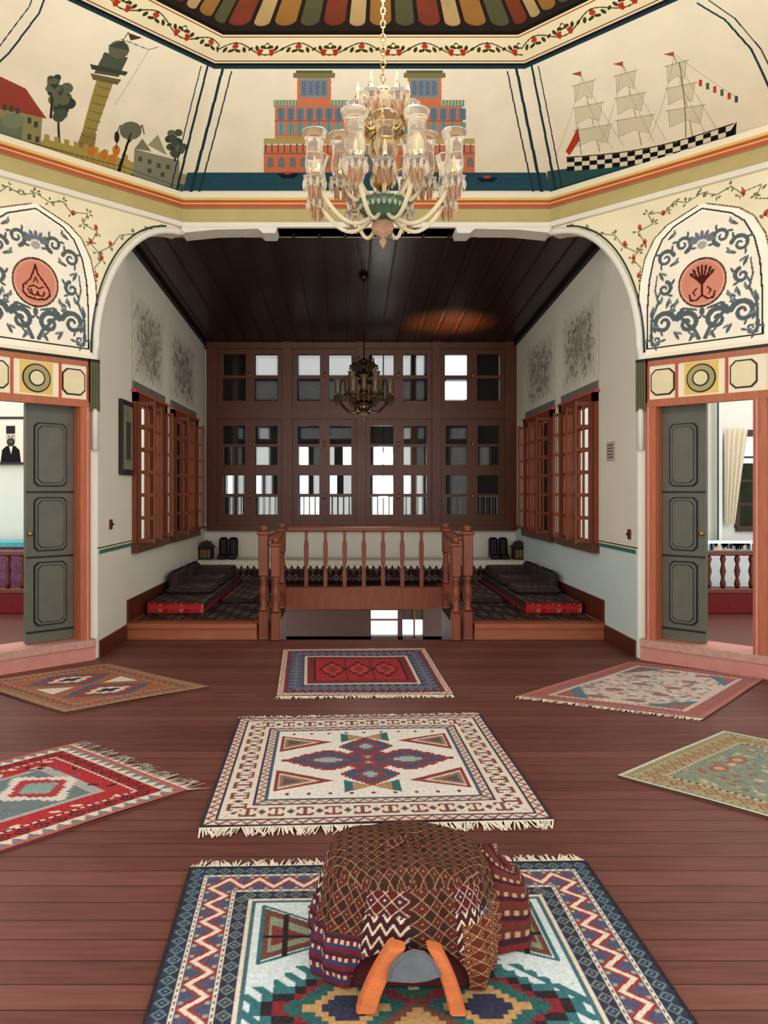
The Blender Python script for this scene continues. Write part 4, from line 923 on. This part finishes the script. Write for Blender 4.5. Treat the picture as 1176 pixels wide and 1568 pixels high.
def f7(cv,U,V):
    W,L=131,190; cv.im[:]=(.48,.53,.47)
    for k in range(340):
        x,y=random.uniform(18,W-18),random.uniform(18,L-18); cv.ell(x,y,random.uniform(1.5,4),random.uniform(.8,2.2),random.choice([(.62,.58,.45),(.56,.36,.30),(.38,.50,.54),(.70,.65,.53)]),random.uniform(0,3),n=7)
    for k in range(5):
        for m_ in (0,1): x=W/2+(-1)**m_*random.uniform(8,28); y=30+k*32; cv.ell(x,y,7,5,(.58,.36,.32)); cv.ell(x,y,3.5,2.6,(.66,.62,.46))
Lq=np.array(gnd(945,1190)); Tq=np.array(gnd(1108,1122)); d=np.array((.70,-.714))*1.9
rug('olive_floral_rug',[tuple(Lq+d),tuple(Tq+d),tuple(Tq),tuple(Lq)],131,190,.8,[(0,2,'s',(.72,.76,.68),CRM,3),(2,6,'dot',(.60,.58,.47),(.46,.46,.38),4),(6,18,'dd',(.61,.57,.44),(.52,.38,.30),9),(18,20,'dot',(.70,.68,.58),BK,4)],f7,RDK,(False,False),.04,(.62,.72,.70))
# ---------------------------------------------------------------- kilim-covered saddle stool
def stool():
    cx,cy=.185,2.66
    nx,ny=560,300; cv=Canvas(nx,ny,(.28,.16,.12))
    V,U=np.mgrid[0:ny,0:nx]*1.0; U/=nx-1; V/=ny-1
    a=U*200; b=V*62
    D=(.23,.14,.12); Rr=(.44,.18,.15); Nv=(.19,.18,.27); Oc=(.56,.37,.24)
    im=cv.im
    def lat(m,p,q,c1,c2,c3,c4=None):
        t=np.abs((a/p)%1-.5)*2+np.abs((b/q)%1-.5)*2
        im[m]=c1; im[m&(t<1.10)&(t>.92)]=c2; im[m&(t<.70)&(t>.50)]=c3; im[m&(t<.22)]=c4 or c2
    lat(V>=0,5.0,5.4,D,(.56,.46,.36),Rr,Oc)
    n=14; seg=np.floor(U*n).astype(int); inw=(V<.66)
    lat((seg%3==1)&inw,4.76,5,(.32,.13,.13),(.70,.62,.53),Nv)
    lat((seg%4==2)&(V<.5),3.57,3.8,Nv,(.70,.62,.52),Rr,Oc)
    zz=np.abs((b/5)%1-tri(a,4.)*.8-.1)<.16; m=(seg%3==1)&(V>.28)&(V<.52); im[m]=(.24,.13,.15); im[m&zz]=(.74,.68,.58)
    left=(U>.66)&(U<.93)&(V<.36); s3=(np.floor(b/1.8)%4); im[left&(s3==0)]=(.42,.14,.17); im[left&(s3==1)]=(.22,.24,.36); im[left&(s3==2)]=(.42,.14,.17); im[left&(s3==3)]=(.24,.16,.20); im[left&(s3==2)&(tri(a,2.4)>.5)]=(.70,.62,.54)
    rt=(U>.08)&(U<.34)&(V<.44); t=np.abs((a/7)%1-.5)*2+np.abs((b/5)%1-.5)*2; im[rt]=(.36,.18,.14); im[rt&(t<1.1)&(t>.95)]=(.64,.54,.40); im[rt&(t<.75)]=(.52,.34,.20); im[rt&(t<.5)]=(.32,.15,.14); im[rt&(t<.2)]=(.66,.58,.46)
    top=V>.66; im[top]=(.23,.15,.12)
    prof=[(0,0.0,1.10,1.05),(.12,.06,1.13,1.08),(.3,.14,1.10,1.05),(.5,.235,1.02,1.0),(.62,.30,.97,.95),(.72,.345,.90,.87),(.80,.365,.78,.76),(.9,.375,.45,.45),(1.,.378,.0,.0)]
    pv=[p[0] for p in prof]
    def pf(U_,V_):
        t=U_*2*math.pi-math.pi/2
        z=np.interp(V_,pv,[p[1] for p in prof]); ra=np.interp(V_,pv,[p[2] for p in prof])*.285; rb=np.interp(V_,pv,[p[3] for p in prof])*.245
        c,s=np.cos(t),np.sin(t); n=.82
        X=np.sign(c)*np.abs(c)**n; Y=np.sign(s)*np.abs(s)**n
        fold=.016*np.sin(t*7+1)+.012*np.sin(t*13+V_*4)+.007*np.sin(t*23+2)
        f=1+fold*np.clip(1.15-V_*1.1,0,1)*2.6
        z=z+.012*np.sin(X*5+1)*np.clip((V_-.6)*3,0,1)+.015*np.clip((V_-.6)*3,0,1)*X*-.6+.012*np.sin(t*5)*np.clip(.1-V_,0,1)*4
        z=z+.006*np.sin(U_*19+V_*9)*np.clip((V_-.45)*2,0,1)*np.clip((1-V_)*6,0,1)
        return np.stack([cx+X*ra*f+.01*V_,cy+Y*rb*f,np.maximum(z,.0)+.020],-1)
    P=pf(U,V); x=P[...,0]*100;y=P[...,1]*100
    t=np.abs((x/3.6)%1-.5)*2+np.abs((y/3.6)%1-.5)*2
    im[top&(t<1.1)&(t>.88)]=(.50,.40,.31); im[top&(t<.62)&(t>.48)]=Rr; im[top&(t<.25)]=(.52,.34,.26)
    gap=(np.abs(((U+.5)%1)-.5)<.092*np.sqrt(np.clip(1-(V/.33)**2,0,1))); cv.mask=~gap
    o=cv.mesh('kilim_covered_saddle_stool',pf,vmat('stool_kilim',.9,scale=90,var=.35,bump=.6))
    n2=120; c2=Canvas(n2,90,(.42,.17,.17)); v,u=np.mgrid[0:90,0:n2]*1.; im=c2.im
    im[(v//4)%4==1]=(.22,.15,.18); im[((v//4)%4==2)&(((u//3)%2)==0)]=(.62,.53,.43); im[(v//4)%4==3]=(.34,.21,.17)
    def lf(U_,V_):
        t=U_*2*math.pi; ph=V_*math.pi/2; r=.13*np.cos(ph)**.55*(1+.05*np.sin(t*6)); return np.stack([cx+.345+r*np.cos(t)*.95,cy+.12+r*np.sin(t)*1.1,.020+.27*np.sin(ph)**.85*(1-.15*np.cos(t))],-1)
    l=c2.mesh('side_cushion',lf,vmat('stool_kilim')); l.parent=o
    mb=MB(); LW=mat('stool_leg_wood',(.74,.44,.27),.42,var=.35,scale=14,stretch=(1,1,4))
    def plank(x0,x1,x2,x3,bow,y,th=.035):
        N=8; Lp=[];Rp=[]
        for i in range(N+1):
            t=i/N; z=.225-(.225-.021)*t; w=bow*math.sin(t*math.pi)
            Lp.append((x0+(x2-x0)*t+w,z)); Rp.append((x1+(x3-x1)*t+w,z-.01*(1-t)))
        mb.prism(Lp+Rp[::-1],y,y+th,LW)
        mb.prism([(p[0]+.005,p[1]) for p in Lp]+[(p[0]-.005,p[1]) for p in Rp[::-1]],y-.006,y+th+.006,LW)
    plank(.118,.168,.018,.078,-.010,2.335); plank(.232,.278,.302,.352,.008,2.325)
    plank(.118,.168,.018,.078,-.012,2.87); plank(.232,.278,.302,.352,.012,2.87)
    gp=mat('grey_saddle_leather',(.38,.40,.42),.5,var=.3,scale=18)
    pts=[(.112,.135),(.122,.175),(.15,.205),(.19,.222),(.225,.215),(.25,.195),(.275,.15),(.26,.145),(.23,.135),(.19,.13),(.15,.132)]
    mb.prism(pts,2.305,2.325,gp); mb.prism([(.195+(x-.195)*.9,.165+(z-.165)*.9) for x,z in pts],2.300,2.331,gp)
    mb.box((.0,2.46,.022),(.38,2.84,.14),mat('stool_inside',(.30,.10,.11),.9))
    q=mb.obj('frame'); q.parent=o
stool()
# ---------------------------------------------------------------- lights / world
w=bpy.data.worlds.new('World'); bpy.context.scene.world=w; w.use_nodes=True
bg=w.node_tree.nodes['Background']; bg.inputs[0].default_value=(1,.985,.955,1); bg.inputs[1].default_value=2.4
def light(kind,name,loc,energy,col=(1,1,1),size=.3,rot=None):
    l=bpy.data.lights.new(name,kind); l.energy=energy; l.color=col
    l.shadow_soft_size=size
    o=bpy.data.objects.new(name,l); o.location=loc
    if rot: o.rotation_euler=rot
    bpy.context.collection.objects.link(o); return o
light('POINT','chandelier_light',(CX,3.97,4.15),135,(1,.95,.88),.25)  # fill added above the unlit chandelier to brighten the dome paintings
light('POINT','brass_chandelier_light',(CX,9.55,2.2),22,(1,.88,.72),.25)  # added fill setting the alcove brightness, placed under the brass chandelier
o=light('SPOT','window_sun_glint',(1.50,11.6,3.2),210,(1,.50,.22),.05,(math.radians(174),0,0)); o.data.spot_size=1.5; o.data.spot_blend=1.  # unseen spot added to throw the warm sun patch onto the ceiling boards
vs=bpy.context.scene.view_settings; vs.view_transform='Standard'
try: vs.look='Medium High Contrast'
except Exception: pass
cd=bpy.data.cameras.new('camera'); cam=bpy.data.objects.new('camera',cd); bpy.context.collection.objects.link(cam)
cam.location=(0,0,H); cam.rotation_euler=(math.pi/2,0,0)
cd.sensor_fit='HORIZONTAL'; cd.sensor_width=36; cd.lens=36*F/1176
cd.shift_x=(588-PX)/1176; cd.shift_y=-(784-PY)/1176; cd.clip_start=.05
bpy.context.scene.camera=cam
